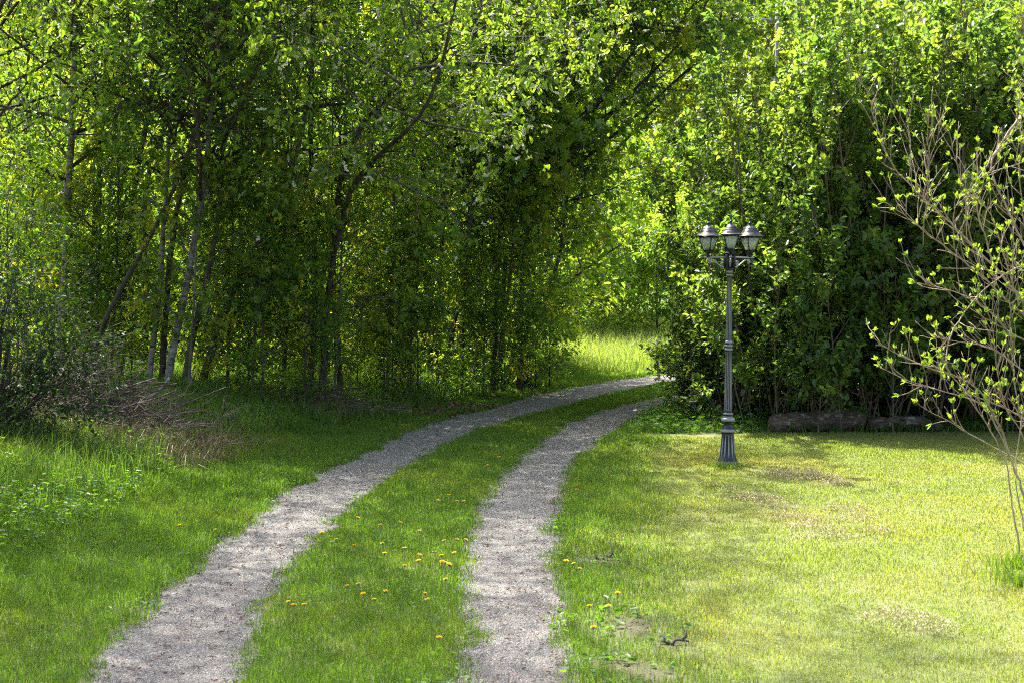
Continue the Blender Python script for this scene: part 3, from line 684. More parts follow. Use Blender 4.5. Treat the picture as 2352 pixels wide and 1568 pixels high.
# sunlit bushes and trees beyond
def bush(name, label, group, x, y, var, s, stem=True, seed=0):
    z = h1(x, y); root = empty(name, (x, y, z-.05), rg.uniform(0, 6.28)); tag(root, label, 'bush', group)
    b, l, f = CV[var]
    tm, Q = trunk_mesh([(0,0,0),(.03,0,1.0*s),(.06,.03,2.6*s)], .035*s, .012*s, M['bark_dark'], seed, 6)
    link('stem', tm, root, (0, 0, 0)); place_mesh('branches', b, root, (0,0,0), (0,0,0), s); place_mesh('crown', l, root, (0,0,0), (0,0,0), s)
for i, (u, d, s, lab) in enumerate([
  (1345,38,.85,'bright yellow-green bush, leftmost behind the sunlit meadow grass'),(1430,39.5,.95,'bright bush at the middle of the meadow edge'),
  (1510,38.5,.85,'bright low bush behind the small grey marker post'),(1590,37.5,.9,'bright bush right of the marker post, half behind the lilac hedge'),
  (1290,40.5,1.0,'bright bush seen past the last trunks of the wood'),(1390,44,1.35,'taller sunlit bush above the meadow bushes on the left'),(1480,45,1.45,'tallest sunlit bush in the gap between wood and hedge'),
  (1570,44,1.35,'tall sunlit bush closing the gap next to the hedge'),(1240,43,1.2,'sunlit bush glimpsed between the outer trunks')]):
    bush('bush', lab, 'sunlit bushes beyond the bend', (u-CX)/FPX*d, d, f'sun{i%2}', s*1.05, seed=800+i)
for i in range(30):
    y = rr_.uniform(26.5, 33); x = -12.5 + i*.44 + rr_.uniform(-.3,.3)
    bush('bush', 'sunlit bush glowing behind the wood, seen between the trunks', 'sunlit bushes behind the wood', x, y, f'sun{i%2}', rr_.uniform(.9,1.7), seed=830+i)
fi = 0
for yy, n, s0 in ((46, 12, .80), (66, 16, 1.4), (80, 18, 1.9)):
    for k in range(n):
        x = (-.42+.84*(k+.5)/n)*yy + rr_.uniform(-1,1); y = yy + rr_.uniform(-2.5,2.5)
        if yy == 46 and x > -4: continue
        z = h1(x, y); s = s0*rr_.uniform(.85,1.2)
        pts = [(x, y, z-.1), (x+.1, y, z+1.4), (x+.2, y, z+3.0*s)]
        col = 'beyond the lilac hedge' if x > .05*y else 'behind the left wood'
        tree('deciduous_tree', f'pale green spring tree far away {col}', 'tree', f'far trees {col}', pts, .12*s, 'bark_alder', f'far{fi%3}', 1.2, s, 900+fi); fi += 1

# ------------------------------------------------------------------ lilac hedge on the right
def lilac_variant(name, seed, h=4.4, rad=1.25, nst=13, leafm=None, dense=1.0):
    rng = np.random.default_rng(seed); B = MB(); tw = []; tn = []
    for i in range(nst+9):
        a = rng.uniform(0, 6.28); r = rad*math.sqrt(rng.random()); L = h*rng.uniform(.78, 1.08)*(1-.12*r/rad)
        if i >= nst: L = h*rng.uniform(.16, .5); r = rad*rng.uniform(.7, 1.1)
        q_ = .35 if i < nst else .75; p0 = np.array([q_*r*math.cos(a), q_*r*math.sin(a), 0])
        pts, d = curve_pts(p0, (r/h*.9*math.cos(a), r/h*.9*math.sin(a), 1), L, 9, .07, .05, rng)
        B.tube(pts, np.linspace(rng.uniform(.010,.020)*(.5+.5*(i < nst)), .005, len(pts)), 5, False)
        for k in range(11):
            g = .08+.92*((k+rng.random())/11)**.85; p, dd = along(pts, min(g, .999))
            l = rng.uniform(.35,.85)*(1-.25*g); sp, sd = curve_pts(p, side_dir(dd, rng.uniform(.5, 1.1), rng, .35), l, 4, .14, .05, rng)
            B.tube(sp, np.linspace(.007, .003, 5), 3, False)
            lt = rng.beta(2, 2.5)
            for q in range(4):
                p2, d2 = along(sp, min(.25+.75*(q+rng.random())/4, .999))
                t2, _ = curve_pts(p2, side_dir(d2, rng.uniform(.3, .9), rng, .2), rng.uniform(.15,.34), 3, .15, .0, rng)
                B.tube(t2, np.linspace(.0035, .002, 4), 3, False)
                tw.append(t2); tn.append(lt)
    V, F, t = clump_leaves(tw, int(20*dense), .071, T_LIL, rng, .35, tint=np.array(tn))
    return B.mesh(name+'_stems', M['bark_lilac'], True), np_mesh(name+'_leaves', V, F, leafm or M['leaf_lilac'], False, t)
LV = [lilac_variant(f'lilac{i}', 20+i) for i in range(4)]
def lilac(x, y, s, lab, grp, v, sz=None):
    root = empty('lilac_bush', (x, y, h1(x, y)-.03), rg.uniform(0, 6.28)); tag(root, lab, 'bush', grp)
    for nm, me_ in zip(('stems', 'foliage'), LV[v % 4]):
        o = link(nm, me_, root, (0, 0, 0)); o.scale = (s, s, sz or s)
HG = 'lilac bushes of the hedge'
hl = [(3.15,19.5,.90,'lilac bush at the rounded lane end of the hedge'),(2.85,18.1,.62,'low lilac bush bulging out at the lane corner of the hedge'),(3.1,17.4,.86,'lilac bush just left behind the lamp post'),
 (3.6,17.25,1.02,'lilac bush right behind the lamp post, beside the left end of the log'),(4.35,17.35,1.08,'lilac bush behind the left half of the thick log'),(5.1,17.3,1.12,'lilac bush behind the right end of the thick log'),
 (5.85,17.4,1.15,'lilac bush behind the rotten thinner log'),(6.6,17.3,1.18,'lilac bush behind the budding shrub'),(7.35,17.4,1.24,'lilac bush at the right edge of the photograph'),
 (3.95,21.2,.95,'lilac bush on the lane side at the back of the hedge'),(5.1,23.4,.95,'lilac bush farthest back along the lane')]
for i, (x, y, s, lab) in enumerate(hl): lilac(x, y, s, lab, HG, i, s*(1.16 if x < 5 and y < 18 and s > .8 else 1.08))
k = 0
for yy in (18.4, 19.8, 21.6):
    for xx in np.arange(4.0, 9.2, 1.15):
        x, y = xx+rr_.uniform(-.3,.3)+(yy-19)*.25, yy+rr_.uniform(-.3,.3)
        lilac(x, y, rr_.uniform(1.0,1.2)+(x-4)*.02, 'tall lilac bush in the back rows of the hedge', 'lilac bushes in the back rows', k); k += 1
# maple behind the hedge, top right
for i, (x, y, u, v, lab) in enumerate([(8.0,25.0,2190,-20,'bright maple rising behind the hedge at top right'),(9.6,24.5,2330,20,'bright maple at the top right corner behind the hedge'),(6.6,27.0,2040,30,'pale maple behind the hedge left of the bright ones')]):
    c = P(u, v, y); pts = [(x, y, 0), (x, y, 2.0), ((x+c[0])/2, y, 3.5)]
    tree('maple_tree', lab, 'tree', 'maples behind the hedge', pts, .09, 'bark_alder', f'maple{i%2}', c[2]-1.6, .8, 950+i, top=[(c[0], y, c[2]), (c[0], y, c[2]+2)])
print('trees ready')

# ------------------------------------------------------------------ garden lamp post with three lanterns
lx, ly = G(1671, 1070); lz = h1(lx, ly)
lamp = empty('lamp_post', (lx, ly, lz), R(0)); tag(lamp, 'black and silver garden lamp post with three lanterns on the lawn', 'lamp post')
K = 64
def lathe_part(name, prof, **kw):
    B = MB(); B.lathe(prof, K, **kw); o = B.build(name, M['iron'], lamp); o.data.polygons.foreach_set('use_smooth', np.ones(len(o.data.polygons), dtype=bool)); return o
def dens(prof, n):
    out = []
    for (r0, z0), (r1, z1) in zip(prof[:-1], prof[1:]): out += [(r0+(r1-r0)*t, z0+(z1-z0)*t) for t in np.linspace(0, 1, n, endpoint=False)]
    return out+[prof[-1]]
base_prof = [(.100,-.03),(.100,.022),(.096,.034),(.086,.042),(.084,.052)] + dens([(.082,.056),(.078,.07),(.058,.278),(.057,.292)], 6) + [(.060,.298),(.069,.306),(.0725,.316),(.068,.328),(.056,.338),(.047,.352),(.043,.370),(.044,.388),(.052,.402),(.062,.408),(.0635,.414),(.0635,.432),(.057,.438),(.047,.440)]
lathe_part('base', base_prof, flute=12, depth=.22, zr=(.072,.277))
lathe_part('shaft', [(.047,.440),(.047,.450),(.042,.454),(.042,.466),(.0465,.470),(.0465,.480),(.040,.486)]+dens([(.038,.490),(.037,.52),(.0300,1.035),(.0295,1.062)], 5)+[(.033,1.064)], flute=12, depth=.16, zr=(.515,1.036))
lathe_part('collar', [(.033,1.064),(.0362,1.070),(.0362,1.084),(.0315,1.088),(.0315,1.094),(.037,1.099),(.037,1.114),(.0315,1.119),(.0315,1.126),(.0355,1.131),(.0355,1.145),(.031,1.152)])
lathe_part('shaft', dens([(.0295,1.153),(.0290,1.18),(.0238,1.72),(.0235,1.748)], 5)+[(.027,1.752),(.031,1.757),(.031,1.767),(.026,1.771),(.026,1.778),(.0325,1.783),(.0325,1.800),(.028,1.806),(.028,1.812)], flute=12, depth=.14, zr=(1.179,1.721))
# open square head: corner posts, plates and an inner core
B = MB(); sq = .044
B.box((0,0,1.820), (.094,.094,.014)); B.box((0,0,1.962), (.094,.094,.014)); B.lathe([(.020,1.827),(.020,1.955)], 12)
for sx in (-1,1):
    for sy in (-1,1): B.box((sx*.037, sy*.037, 1.891), (.016,.016,.128))
hd = B.build('head', M['iron_dark'], lamp); hd.rotation_euler = (0, 0, R(5))
def scroll(c, r0, r1, a0, turns, n=18):
    return [(c[0]+(r0+(r1-r0)*t)*math.cos(a0+turns*2*math.pi*t), c[1]+(r0+(r1-r0)*t)*math.sin(a0+turns*2*math.pi*t)) for t in np.linspace(0, 1, n)]
RA = .222
def lantern(ang):
    # arm: bar, s-curve with scrolls (x = radial)
    B = MB(); B.box((RA/2+.03, 0, 1.927), (RA+.03-.045*0, .014, .016))
    s_ = [(.050,1.838),(.075,1.838),(.10,1.850),(.13,1.872),(.155,1.892),(.18,1.905),(.20,1.909)]
    s_ = s_ + scroll((.207,1.888), .021, .004, math.pi*.5, -1.35)
    B.tube([(a, 0, b) for a, b in s_], .0058, 8)
    B.tube([(a, 0, b) for a, b in [(.052,1.915),(.062,1.912)]+scroll((.082,1.878), .022, .005, math.pi*.75, 1.5)], .0050, 8)
    a = B.build('arm', M['iron'], lamp, True); a.rotation_euler = (0, 0, ang)
    # lantern is built round its own axis
    L = MB(); q = math.pi/4; s2 = math.sqrt(2)
    L.lathe([(.016,1.928),(.016,1.940),(.026,1.944),(.012,1.950),(.012,1.960),(.022*s2,1.968),(.030*s2,1.974),(.033*s2,1.980),(.033*s2,1.990)], 4, rot0=q)
    # corner bars
    zb, zt, wb, wt = 1.990, 2.118, .033, .066
    for sx in (-1,1):
        for sy in (-1,1): L.tube([(sx*wb, sy*wb, zb), (sx*wt, sy*wt, zt)], .0052, 4, True, rot0=q)
    for z, ww, hh in ((1.994, .034, .010), (2.114, .066, .010)):
        for sx, sy in ((1,0),(-1,0),(0,1),(0,-1)): L.box((sx*ww, sy*ww, z), (ww*2 if sy else .008, ww*2 if sx else .008, hh))
    fr = L.build('lantern', M['iron_dark'], lamp); fr.location = (RA*math.cos(ang), RA*math.sin(ang), 0); fr.rotation_euler = (0, 0, ang)
    Rf = MB(); pr = [(.060,2.119),(.093,2.120),(.095,2.124),(.093,2.129),(.079,2.134),(.071,2.141),(.062,2.155),(.055,2.171),(.054,2.178),(.049,2.180),(.0475,2.189),(.042,2.201),(.033,2.212),(.021,2.220),(.011,2.228)]
    Rf.lathe([(r*s2, z) for r, z in pr], 4, rot0=q)
    Rf.lathe([(.014,2.224),(.012,2.231),(.008,2.238),(.014,2.243),(.019,2.249),(.014,2.255),(.007,2.260),(.006,2.265),(.009,2.272),(.0105,2.282),(.008,2.296),(.005,2.307),(.001,2.316)], 14)
    o = Rf.build('roof', M['iron_dark'], fr)
    for sx, sy in ((1,0),(-1,0),(0,1),(0,-1)):
        g_ = MB(); a0, a1 = wb-.001, wt-.001; b0, b1 = wb-.006, wt-.006; th = .0015
        V = []
        for off_ in (-th, th):
            for (c_, w_, z) in ((a0,b0,2.000),(a1,b1,2.108)):
                for s in (-1, 1): V.append(((c_+off_)*sx + s*w_*sy, (c_+off_)*sy + s*w_*sx, z))
        g_.add(V, [[[0,1,3,2],[4,6,7,5],[0,2,6,4],[1,5,7,3],[0,4,5,1],[2,3,7,6]]]); g_.build('pane', M['glass'], fr)
    S = MB(); S.lathe([(.012,1.991),(.012,2.004),(.022,2.008),(.024,2.030),(.018,2.034)], 16); S.build('bulb_holder', M['porcelain'], fr)
AX = R(-96)
for k_ in range(3): lantern(AX + k_*2*math.pi/3)
lamp.rotation_euler = (0, R(.3), 0)

# ------------------------------------------------------------------ logs, pole, stake
def log(u0, v0, u1, v1, d, r0, r1, lab, seed, bend=.0, name='log'):
    rng = np.random.default_rng(seed); a, b = np.array(P(u0, v0, d)), np.array(P(u1, v1, d+.15))
    zc = h1(a[0], d)+r0*.95; a[2] = zc; b[2] = h1(b[0], d)+r1*.95
    n = 26; t = np.linspace(0, 1, n)[:, None]; pts = a*(1-t)+b*t; pts[:, 2] += bend*np.sin(t[:, 0]*3.1)
    L = np.linalg.norm(b-a); Bm = MB(); k = 22
    rad = r0+(r1-r0)*t[:, 0]; rad = rad*(1+.22*(fbm(t[:, 0]*9+seed, t[:, 0]*0, 1, 2)-.5)*2); rad[0] *= .8; rad[-1] *= .7; pts[:, 2] += .05*(fbm(t[:, 0]*4+seed, t[:, 0]*0+3, 1, 2)-.5)*2
    c = pts.mean(0); Bm.tube(pts-c, rad, k, True, knobs=.06, rng=rng)
    o = Bm.build(name, M['bark_log'], None, True, loc=c); tag(o, lab, 'log'); return o
log(1768, 970, 1985, 975, 16.5, .125, .115, 'thick dark bark log lying under the lilac hedge', 3)
log(1994, 968, 2165, 964, 16.6, .085, .055, 'thinner rotten log lying in line right of the thick one', 4, .02)
B = MB(); x, y = G(1514, 812, .0); y = 27.3; x = (1514-CX)/FPX*y
B.box((0,0,.36), (.05,.035,.72)); B.lathe([(.03,.72),(.02,.745)], 4, rot0=math.pi/4)
st = B.build('marker_post', M['concrete'], None, loc=(x, y, h1(x, y)-.02)); st.rotation_euler = (0, R(-4), 0); tag(st, 'small pale grey marker post in the grass at the lane bend', 'post')
y = 40.0; x, _, zt = P(1784, 50, y); zg = h1(x, y); pole = empty('utility_pole', (x, y, zg)); tag(pole, 'grey wooden power pole rising behind the lilac hedge', 'utility pole')
B = MB(); B.tube([(0,0,-.5),(0,0,5),(0,0,zt-zg+1.1)], [.06,.05,.04], 12); B.build('shaft', M['pole_wood'], pole, True)
B = MB(); B.box((-.15,-.10,zt-zg), (1.15,.09,.10), R(14)); B.build('crossarm', M['pole_wood'], pole)
for k_ in (-.62,-.15,.32):
    B = MB(); B.lathe([(.015,0),(.05,.02),(.05,.06),(.03,.08),(.05,.10),(.04,.15),(.01,.17)], 12, c=(k_, k_*.25-.06, zt-zg+.05)); B.build('insulator', M['porcelain'], pole, True)
for n_, (dx, dy, dz) in enumerate(((-14,6,.9),(11,9,.3),(-14,6.5,1.2),(11,9.6,.5))):
    a = np.array([x+(-.62,.32,-.15,-.15)[n_], y-.1, zt+.2]); b = a+np.array([dx, dy, dz]); t = np.linspace(0, 1, 20)[:, None]
    pts = a*(1-t)+b*t; pts[:, 2] -= .6*(4*t[:, 0]*(1-t[:, 0])); B = MB(); B.tube(pts-a, .012, 5); o = B.build('power_wire', M['wire'], None, loc=a)
    tag(o, ['upper','lower'][n_ // 2] + ' power wire running ' + ['left','right'][n_ % 2] + ' from the crossarm of the pole', 'wire', 'power wires on the pole')

# ------------------------------------------------------------------ budding shrub at the right edge
def shrub():
    rng = np.random.default_rng(31)
    bx, by = G(2341, 1292); bx += .05; base = np.array([bx+.04, by, 0.0])
    root = empty('budding_shrub', base); tag(root, 'sparse grey-brown shrub with fresh yellow-green buds at the right edge', 'shrub')
    D = 8.5
    def L(pts, d0=D, d1=None):
        d1 = d1 if d1 is not None else d0; n = len(pts)
        return [np.array(P(u, v, d0+(d1-d0)*i/(n-1))) for i, (u, v) in enumerate(pts)]
    br = []
    # (polyline from thick to thin, r0, r1, depth0, depth1)
    add = lambda px, r0, r1, d0=D, d1=D: br.append((np.array(L(px, d0, d1)), r0, r1))
    add([(2343,1300),(2341,1259),(2325,1163),(2316,1083),(2300,1035),(2279,992),(2249,945),(2223,911),(2200,880),(2175,850),(2130,835)], .0105, .004)
    add([(2372,1290),(2362,1180),(2345,1112),(2319,1048),(2300,984),(2274,933),(2242,882),(2223,877),(2189,860),(2147,851),(2091,828),(2036,800),(2020,788),(2006,775)], .017, .0028, 8.6, 8.3)
    add([(2319,1048),(2300,1000),(2262,930),(2219,911),(2177,902),(2134,887),(2091,877),(2062,864),(2021,843)], .009, .0025, 8.5, 8.2)
    add([(2380,1120),(2352,1056),(2300,1038),(2283,1026),(2249,1009),(2211,987),(2168,960),(2121,938),(2106,924)], .009, .0022, 8.7, 8.4)
    add([(2400,1010),(2352,958),(2309,936),(2262,919),(2230,905)], .011, .005, 8.7, 8.5)
    add([(2384,1290),(2372,1000),(2390,850),(2362,732),(2326,702),(2274,651),(2223,609),(2177,572),(2113,521),(2070,489),(2032,464)], .020, .003, 8.8, 8.4)
    add([(2392,1290),(2390,1000),(2400,800),(2375,720),(2352,694),(2317,651),(2283,613),(2236,566),(2189,517),(2134,468),(2091,426),(2063,398),(2033,350),(2015,290),(1996,231),(1989,194),(1966,182)], .024, .003, 9.0, 8.6)
    add([(2400,800),(2380,640),(2352,604),(2300,634),(2257,668),(2215,715),(2189,758),(2172,790),(2172,826),(2180,858)], .010, .005, 8.8, 8.4)
    add([(2120,566),(2121,502),(2132,455),(2134,417),(2134,372),(2130,300),(2130,260)], .005, .002)
    add([(2110,500),(2119,465),(2126,430),(2134,372),(2148,330),(2165,290)], .006, .002)
    add([(2089,409),(2093,335),(2082,260)], .005, .002)
    add([(2192,574),(2187,520),(2194,472),(2205,455)], .005, .002)
    add([(2340,949),(2330,864),(2326,800),(2319,740),(2321,689),(2330,560),(2325,470)], .007, .003, 8.6)
    add([(2400,700),(2352,560),(2320,500),(2268,376),(2309,316),(2350,260),(2372,200)], .013, .008, 9.0, 9.2)
    add([(2230,439),(2268,376),(2309,316),(2350,260)], .006, .012, 8.9, 9.1)
    add([(2283,613),(2262,540),(2240,470),(2236,430),(2252,400),(2300,390),(2352,372)], .010, .004, 8.8)
    add([(2340,700),(2310,600),(2290,520),(2262,470),(2235,440)], .008, .003, 8.7)
    add([(2360,640),(2352,500),(2340,380),(2345,300),(2330,200)], .008, .002, 8.9)
    add([(2236,566),(2220,500),(2215,430),(2190,360),(2180,300)], .006, .002, 8.7)
    add([(2372,1290),(2345,1180),(2330,1084),(2340,1000),(2352,940),(2372,860)], .008, .005, 8.5)
    add([(2386,1290),(2375,1100),(2352,1000),(2310,940),(2290,850),(2282,760),(2262,690)], .010, .003, 8.7)
    add([(2352,780),(2320,770),(2280,720),(2240,690),(2200,670),(2130,655),(2100,648)], .007, .002, 8.5)
    add([(2360,860),(2330,840),(2290,800),(2250,790),(2200,785),(2150,775)], .007, .002, 8.5)
    for k in range(16):    # more stems that fork off to the right of the frame
        u = rng.uniform(2330, 2700); v = rng.uniform(-50, 900)
        add([(2390+rng.uniform(-10,60),1290),(2400+rng.uniform(0,60),1000),((2400+u)/2+20, (900+v)/2+60),(u, v)], .013, .003, 8.8, 8.8+rng.uniform(-.5,.7))
    B = MB(); bi = 0; tw = []; tufts = []
    TW = MB()
    for pts, r0, r1 in br:
        s = np.r_[0, np.cumsum(np.linalg.norm(np.diff(pts, axis=0), axis=1))]; n = max(4, int(s[-1]/.05)); t = np.linspace(0, s[-1], n)
        Q = np.stack([np.interp(t, s, pts[:, i]) for i in range(3)], -1)
        for _ in range(2):
            Q2 = Q.copy(); Q2[1:-1] = Q[:-2]*.25+Q[1:-1]*.5+Q[2:]*.25; Q = Q2
        Q[1:-1, 1] += rng.normal(0, .006, n-2); Q[1:-1, 0] += rng.normal(0, .003, n-2)
        B = MB(); B.tube(Q-base, .56*(r0+(r1-r0)*t/s[-1]), 7, True, knobs=.04, rng=rng)
        B.build('branch', M['bark_twig'], root, True)
        nt_ = int(s[-1]/.045)
        for k in range(nt_):
            g = .12+.88*(k+rng.random())/nt_; p, dd = along(Q, min(g, .999))
            if p[2] < .75: continue
            L_ = rng.uniform(.06,.26); upb = .5
            tp, td = curve_pts(p, side_dir(dd, rng.uniform(.5, 1.2), rng, upb), L_, 5, .12, .10, rng)
            TW.tube(tp-base, np.linspace(.0028, .0014, 6), 4, True)
            if rng.random() < .62: tufts.append((tp[-1]-base, td, 1.0))
            if rng.random() < .45:
                p2, d2 = along(tp, rng.uniform(.3,.8)); sp, sd = curve_pts(p2, side_dir(d2, .9, rng, .4), L_*.5, 3, .1, .1, rng)
                TW.tube(sp-base, np.linspace(.002, .0012, 4), 3, True)
                if rng.random() < .5: tufts.append((sp[-1]-base, sd, .8))
        tufts.append((Q[-1]-base, unit(Q[-1]-Q[-2]), 1.1))
    TW.build('twigs', M['bark_shrub'], root)
    pos, dr, sz = [], [], []
    for p, d, s in tufts:
        n = rng.integers(4, 8)
        for k in range(n):
            pos.append(p+rng.normal(0, .004, 3)); dr.append(side_dir(d, rng.uniform(.2, 1.0), rng, .25)); sz.append(s*rng.uniform(.018, .042))
    V, F, t = leaves(np.array(pos), np.array(dr), np.array(sz), tmpl_oval(.46, .10, .10), rng, .6)
    link('leaves', np_mesh('leaves', V, F, M['leaf_bud'], False, t), root, (0, 0, 0))
shrub()

# ------------------------------------------------------------------ dark hawthorn bush at the far left
def dense_bush(name, lab, x, y, blobs, n_tw, per, size, mat, seed, twl=.3):
    rng = np.random.default_rng(seed); z0 = h1(x, y); root = empty(name, (x, y, z0-.02)); tag(root, lab, 'bush'); B = MB(); tw = []; tn = []
    for (cx, cy_, cz, r) in blobs:
        for k in range(int(n_tw*r*r)):
            d = unit(rng.normal(0, 1, 3)); rr = r*rng.uniform(.35, 1.0)
            p = np.array([cx, cy_, cz])+d*rr*np.array([1, .8, .75])
            if p[2] < .05: continue
            s, _ = curve_pts(p*.55, (p*.45)+rng.normal(0, .05, 3), np.linalg.norm(p)*.45, 4, .1, 0, rng) if k % 16 == 0 else (None, None)
            if s is not None: B.tube(s, np.linspace(.012, .004, 5), 4, False); B.tube([(0, 0, 0), s[0]*.5, s[0]], [.013, .011, .009], 4, False)
            t2, _ = curve_pts(p, d+rng.normal(0, .4, 3)+np.array([.25,-.1,.05]), twl*rng.uniform(.5,1.3), 4, .2, .0, rng)
            B.tube(t2, np.linspace(.004, .0015, 5), 3, False); tw.append(t2); tn.append(rng.beta(2,2))
    V, F, t = clump_leaves(tw, per, size, T_OV, rng, .1, tint=np.array(tn))
    B.build('branches', M['bark_dark'], root); link('foliage', np_mesh('foliage', V, F, mat, False, t), root, (0, 0, 0))
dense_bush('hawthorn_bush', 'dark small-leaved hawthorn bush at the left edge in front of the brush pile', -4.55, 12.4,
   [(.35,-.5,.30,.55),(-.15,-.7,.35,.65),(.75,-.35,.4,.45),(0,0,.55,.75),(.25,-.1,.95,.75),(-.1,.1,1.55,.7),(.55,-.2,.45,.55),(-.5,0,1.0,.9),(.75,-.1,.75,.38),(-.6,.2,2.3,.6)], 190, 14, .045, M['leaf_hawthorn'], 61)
dense_bush('shrub', 'low leafy green shrub at the foot of the hollow by the lane', G(1085,905)[0]-.6, 21.0, [(0,0,.35,.5),(.5,.2,.3,.4)], 130, 12, .075, M['leaf_mid'], 62)
dense_bush('shrub', 'dark leafy shrub under the outermost leaning trunk at the bend', .35, 24.3, [(-.1,0,.5,.65),(-.5,-.2,.4,.5)], 110, 12, .08, M['leaf_mid'], 63)
dense_bush('lilac_shoot_clump', 'low lilac shoots just left of the lamp post at the hedge foot', 2.55, 17.0, [(0,0,.45,.55),(-.3,.8,.5,.55),(.2,.4,.9,.6)], 110, 11, .075, M['leaf_lilac'], 64)
dense_bush('lilac_shoot_clump', 'low lilac shoots where the hedge meets the right wheel track', 2.8, 19.6, [(0,0,.45,.6),(.1,.8,.6,.6),(.3,-.4,.9,.6)], 110, 11, .075, M['leaf_lilac'], 65)

# ------------------------------------------------------------------ brush pile and loose branches
def sticks(name, label, cat, c, ext, n, Lr, rr, seed, kind='stuff', mat='dry_wood', bias=(1, .15, .05)):
    rng = np.random.default_rng(seed); B = MB()
    for i in range(n):
        a = rng.normal(0, 1, 3); p = np.array([a[0]*ext[0]*.45, a[1]*ext[1]*.45, 0]); hh = ext[2]*math.exp(-(p[0]/ext[0])**2*1.6-(p[1]/ext[1])**2*1.6)
        p[2] = rng.random()*hh; L_ = rng.uniform(*Lr); d = np.array(bias)*rng.choice([-1, 1])+rng.normal(0, .75, 3)*np.array([1, 1, .5])
        q, _ = curve_pts(p-unit(d)*L_/2, d, L_, 6, .12, -.01, rng); g = h1(c[0], c[1]); q[:, 2] = np.maximum(q[:, 2], .01)
        r = rng.uniform(*rr); B.tube(q, np.linspace(r, r*.3, 7), 4, False)
        for _ in range(3):
            p2, d2 = along(q, rng.uniform(.3, .95)); s, _ = curve_pts(p2, side_dir(d2, .7, rng), L_*rng.uniform(.15,.4), 4, .15, -.02, rng); s[:, 2] = np.maximum(s[:, 2], .01)
            B.tube(s, np.linspace(r*.45, r*.15, 5), 3, False)
    o = B.build(name, M[mat], None, True, loc=(c[0], c[1], h1(c[0], c[1]))); tag(o, label, cat, kind=kind); return o
sticks('brushwood', 'heap of dry grey-brown twigs at the edge of the left wood', 'brushwood', (-4.35, 13.8), (1.1, .75, .64), 560, (.25, 1.2), (.0025, .010), 71, bias=(.8, .5, .12))
sticks('brushwood', 'dry bent stalks spilling in front of the twig heap', 'brushwood', (-3.5, 13.3), (.9, .5, .28), 150, (.15, .6), (.0015, .004), 72, bias=(.6, .5, .5))
sticks('brushwood', 'small heap of dead twigs where the trunks lean right', 'brushwood', (-2.45, 18.1), (.75, .45, .40), 110, (.3, .9), (.003, .010), 73)
def stick(px, d, r0, r1, lab, mat='dry_wood', seed=0):
    rng = np.random.default_rng(seed); pts = np.array([P(u, v, dd) for (u, v), dd in zip(px, np.linspace(d[0], d[1], len(px)))])
    s = np.r_[0, np.cumsum(np.linalg.norm(np.diff(pts, axis=0), axis=1))]; t = np.linspace(0, s[-1], 16); Q = np.stack([np.interp(t, s, pts[:, i]) for i in range(3)], -1)
    for _ in range(2):
        Q2 = Q.copy(); Q2[1:-1] = Q[:-2]*.25+Q[1:-1]*.5+Q[2:]*.25; Q = Q2
    c = Q[0].copy(); B = MB(); B.tube(Q-c, np.linspace(r0, r1, 16), 6, True, knobs=.05, rng=rng)
    o = B.build('fallen_branch', M[mat], None, True, loc=c); tag(o, lab, 'branch', 'fallen branches on and by the brush pile')
stick([(335,915),(360,903),(378,885),(388,868)], (14.6,14.5), .022,.014, 'pale curved branch standing up from the right end of the brush pile', 'bark_birch', 1)
stick([(60,940),(120,922),(200,915),(300,895),(345,880)], (14.0,14.1), .016,.008, 'long pale stick lying across the top of the brush pile', 'dry_wood', 2)
stick([(150,925),(240,905),(310,870),(330,850)], (13.9,14.2), .012,.006, 'dark forked stick on the upper left of the brush pile', 'bark_dark', 3)
stick([(345,975),(420,950),(460,935),(500,905)], (13.8,13.9), .010,.005, 'thin light branch sticking out right from the brush pile', 'dry_wood', 4)
stick([(360,960),(430,945),(503,945)], (13.7,13.8), .009,.005, 'straight tan stick lying level at the right end of the brush pile', 'dry_wood', 5)
stick([(158,1085),(180,1050),(205,1030),(235,1020)], (12.2,12.4), .014,.008, 'grey broken branch in the grass in front of the brush pile', 'dry_wood', 6)
stick([(510,1010),(514,985),(524,965),(534,955)], (14.9,14.9), .022,.02, 'short black stub standing in the grass right of the brush pile', 'bark_dark', 7)
stick([(355,980),(400,1015),(435,1030)], (13.5,13.4), .008,.005, 'pale twig slanting down from the brush pile into the grass', 'dry_wood', 8)
stick([(880,880),(910,865),(930,868),(975,880)], (19.6,19.7), .014,.006, 'thin grey branch lying by the small twig heap near the lane', 'dry_wood', 9)
for k_, (u, v, lab) in enumerate([(1380,1285,'small dark dead root poking out of the lawn beside the right track'),(1540,1478,'dark broken turf clod with root at the bare soil near the bottom')]):
    x, y = G(u, v); pts = [(0,0,-.02),(.02,0,.02),(.05,.01,.02),(.07,0,.035),(.075,.01,.07)]
    B = MB(); B.tube(pts, [.008,.007,.007,.008,.004], 7, True); B.tube([(0,0,0),(-.025,.01,.01),(-.03,.01,.035)], [.008,.006,.004], 6)
    B.tube([(.05,0,.02),(.08,.025,.01),(.10,.025,.0)], [.006,.005,.002], 5)
    tag(B.build('root', M['bark_dark'], None, True, loc=(x, y, h1(x, y))), lab, 'root')

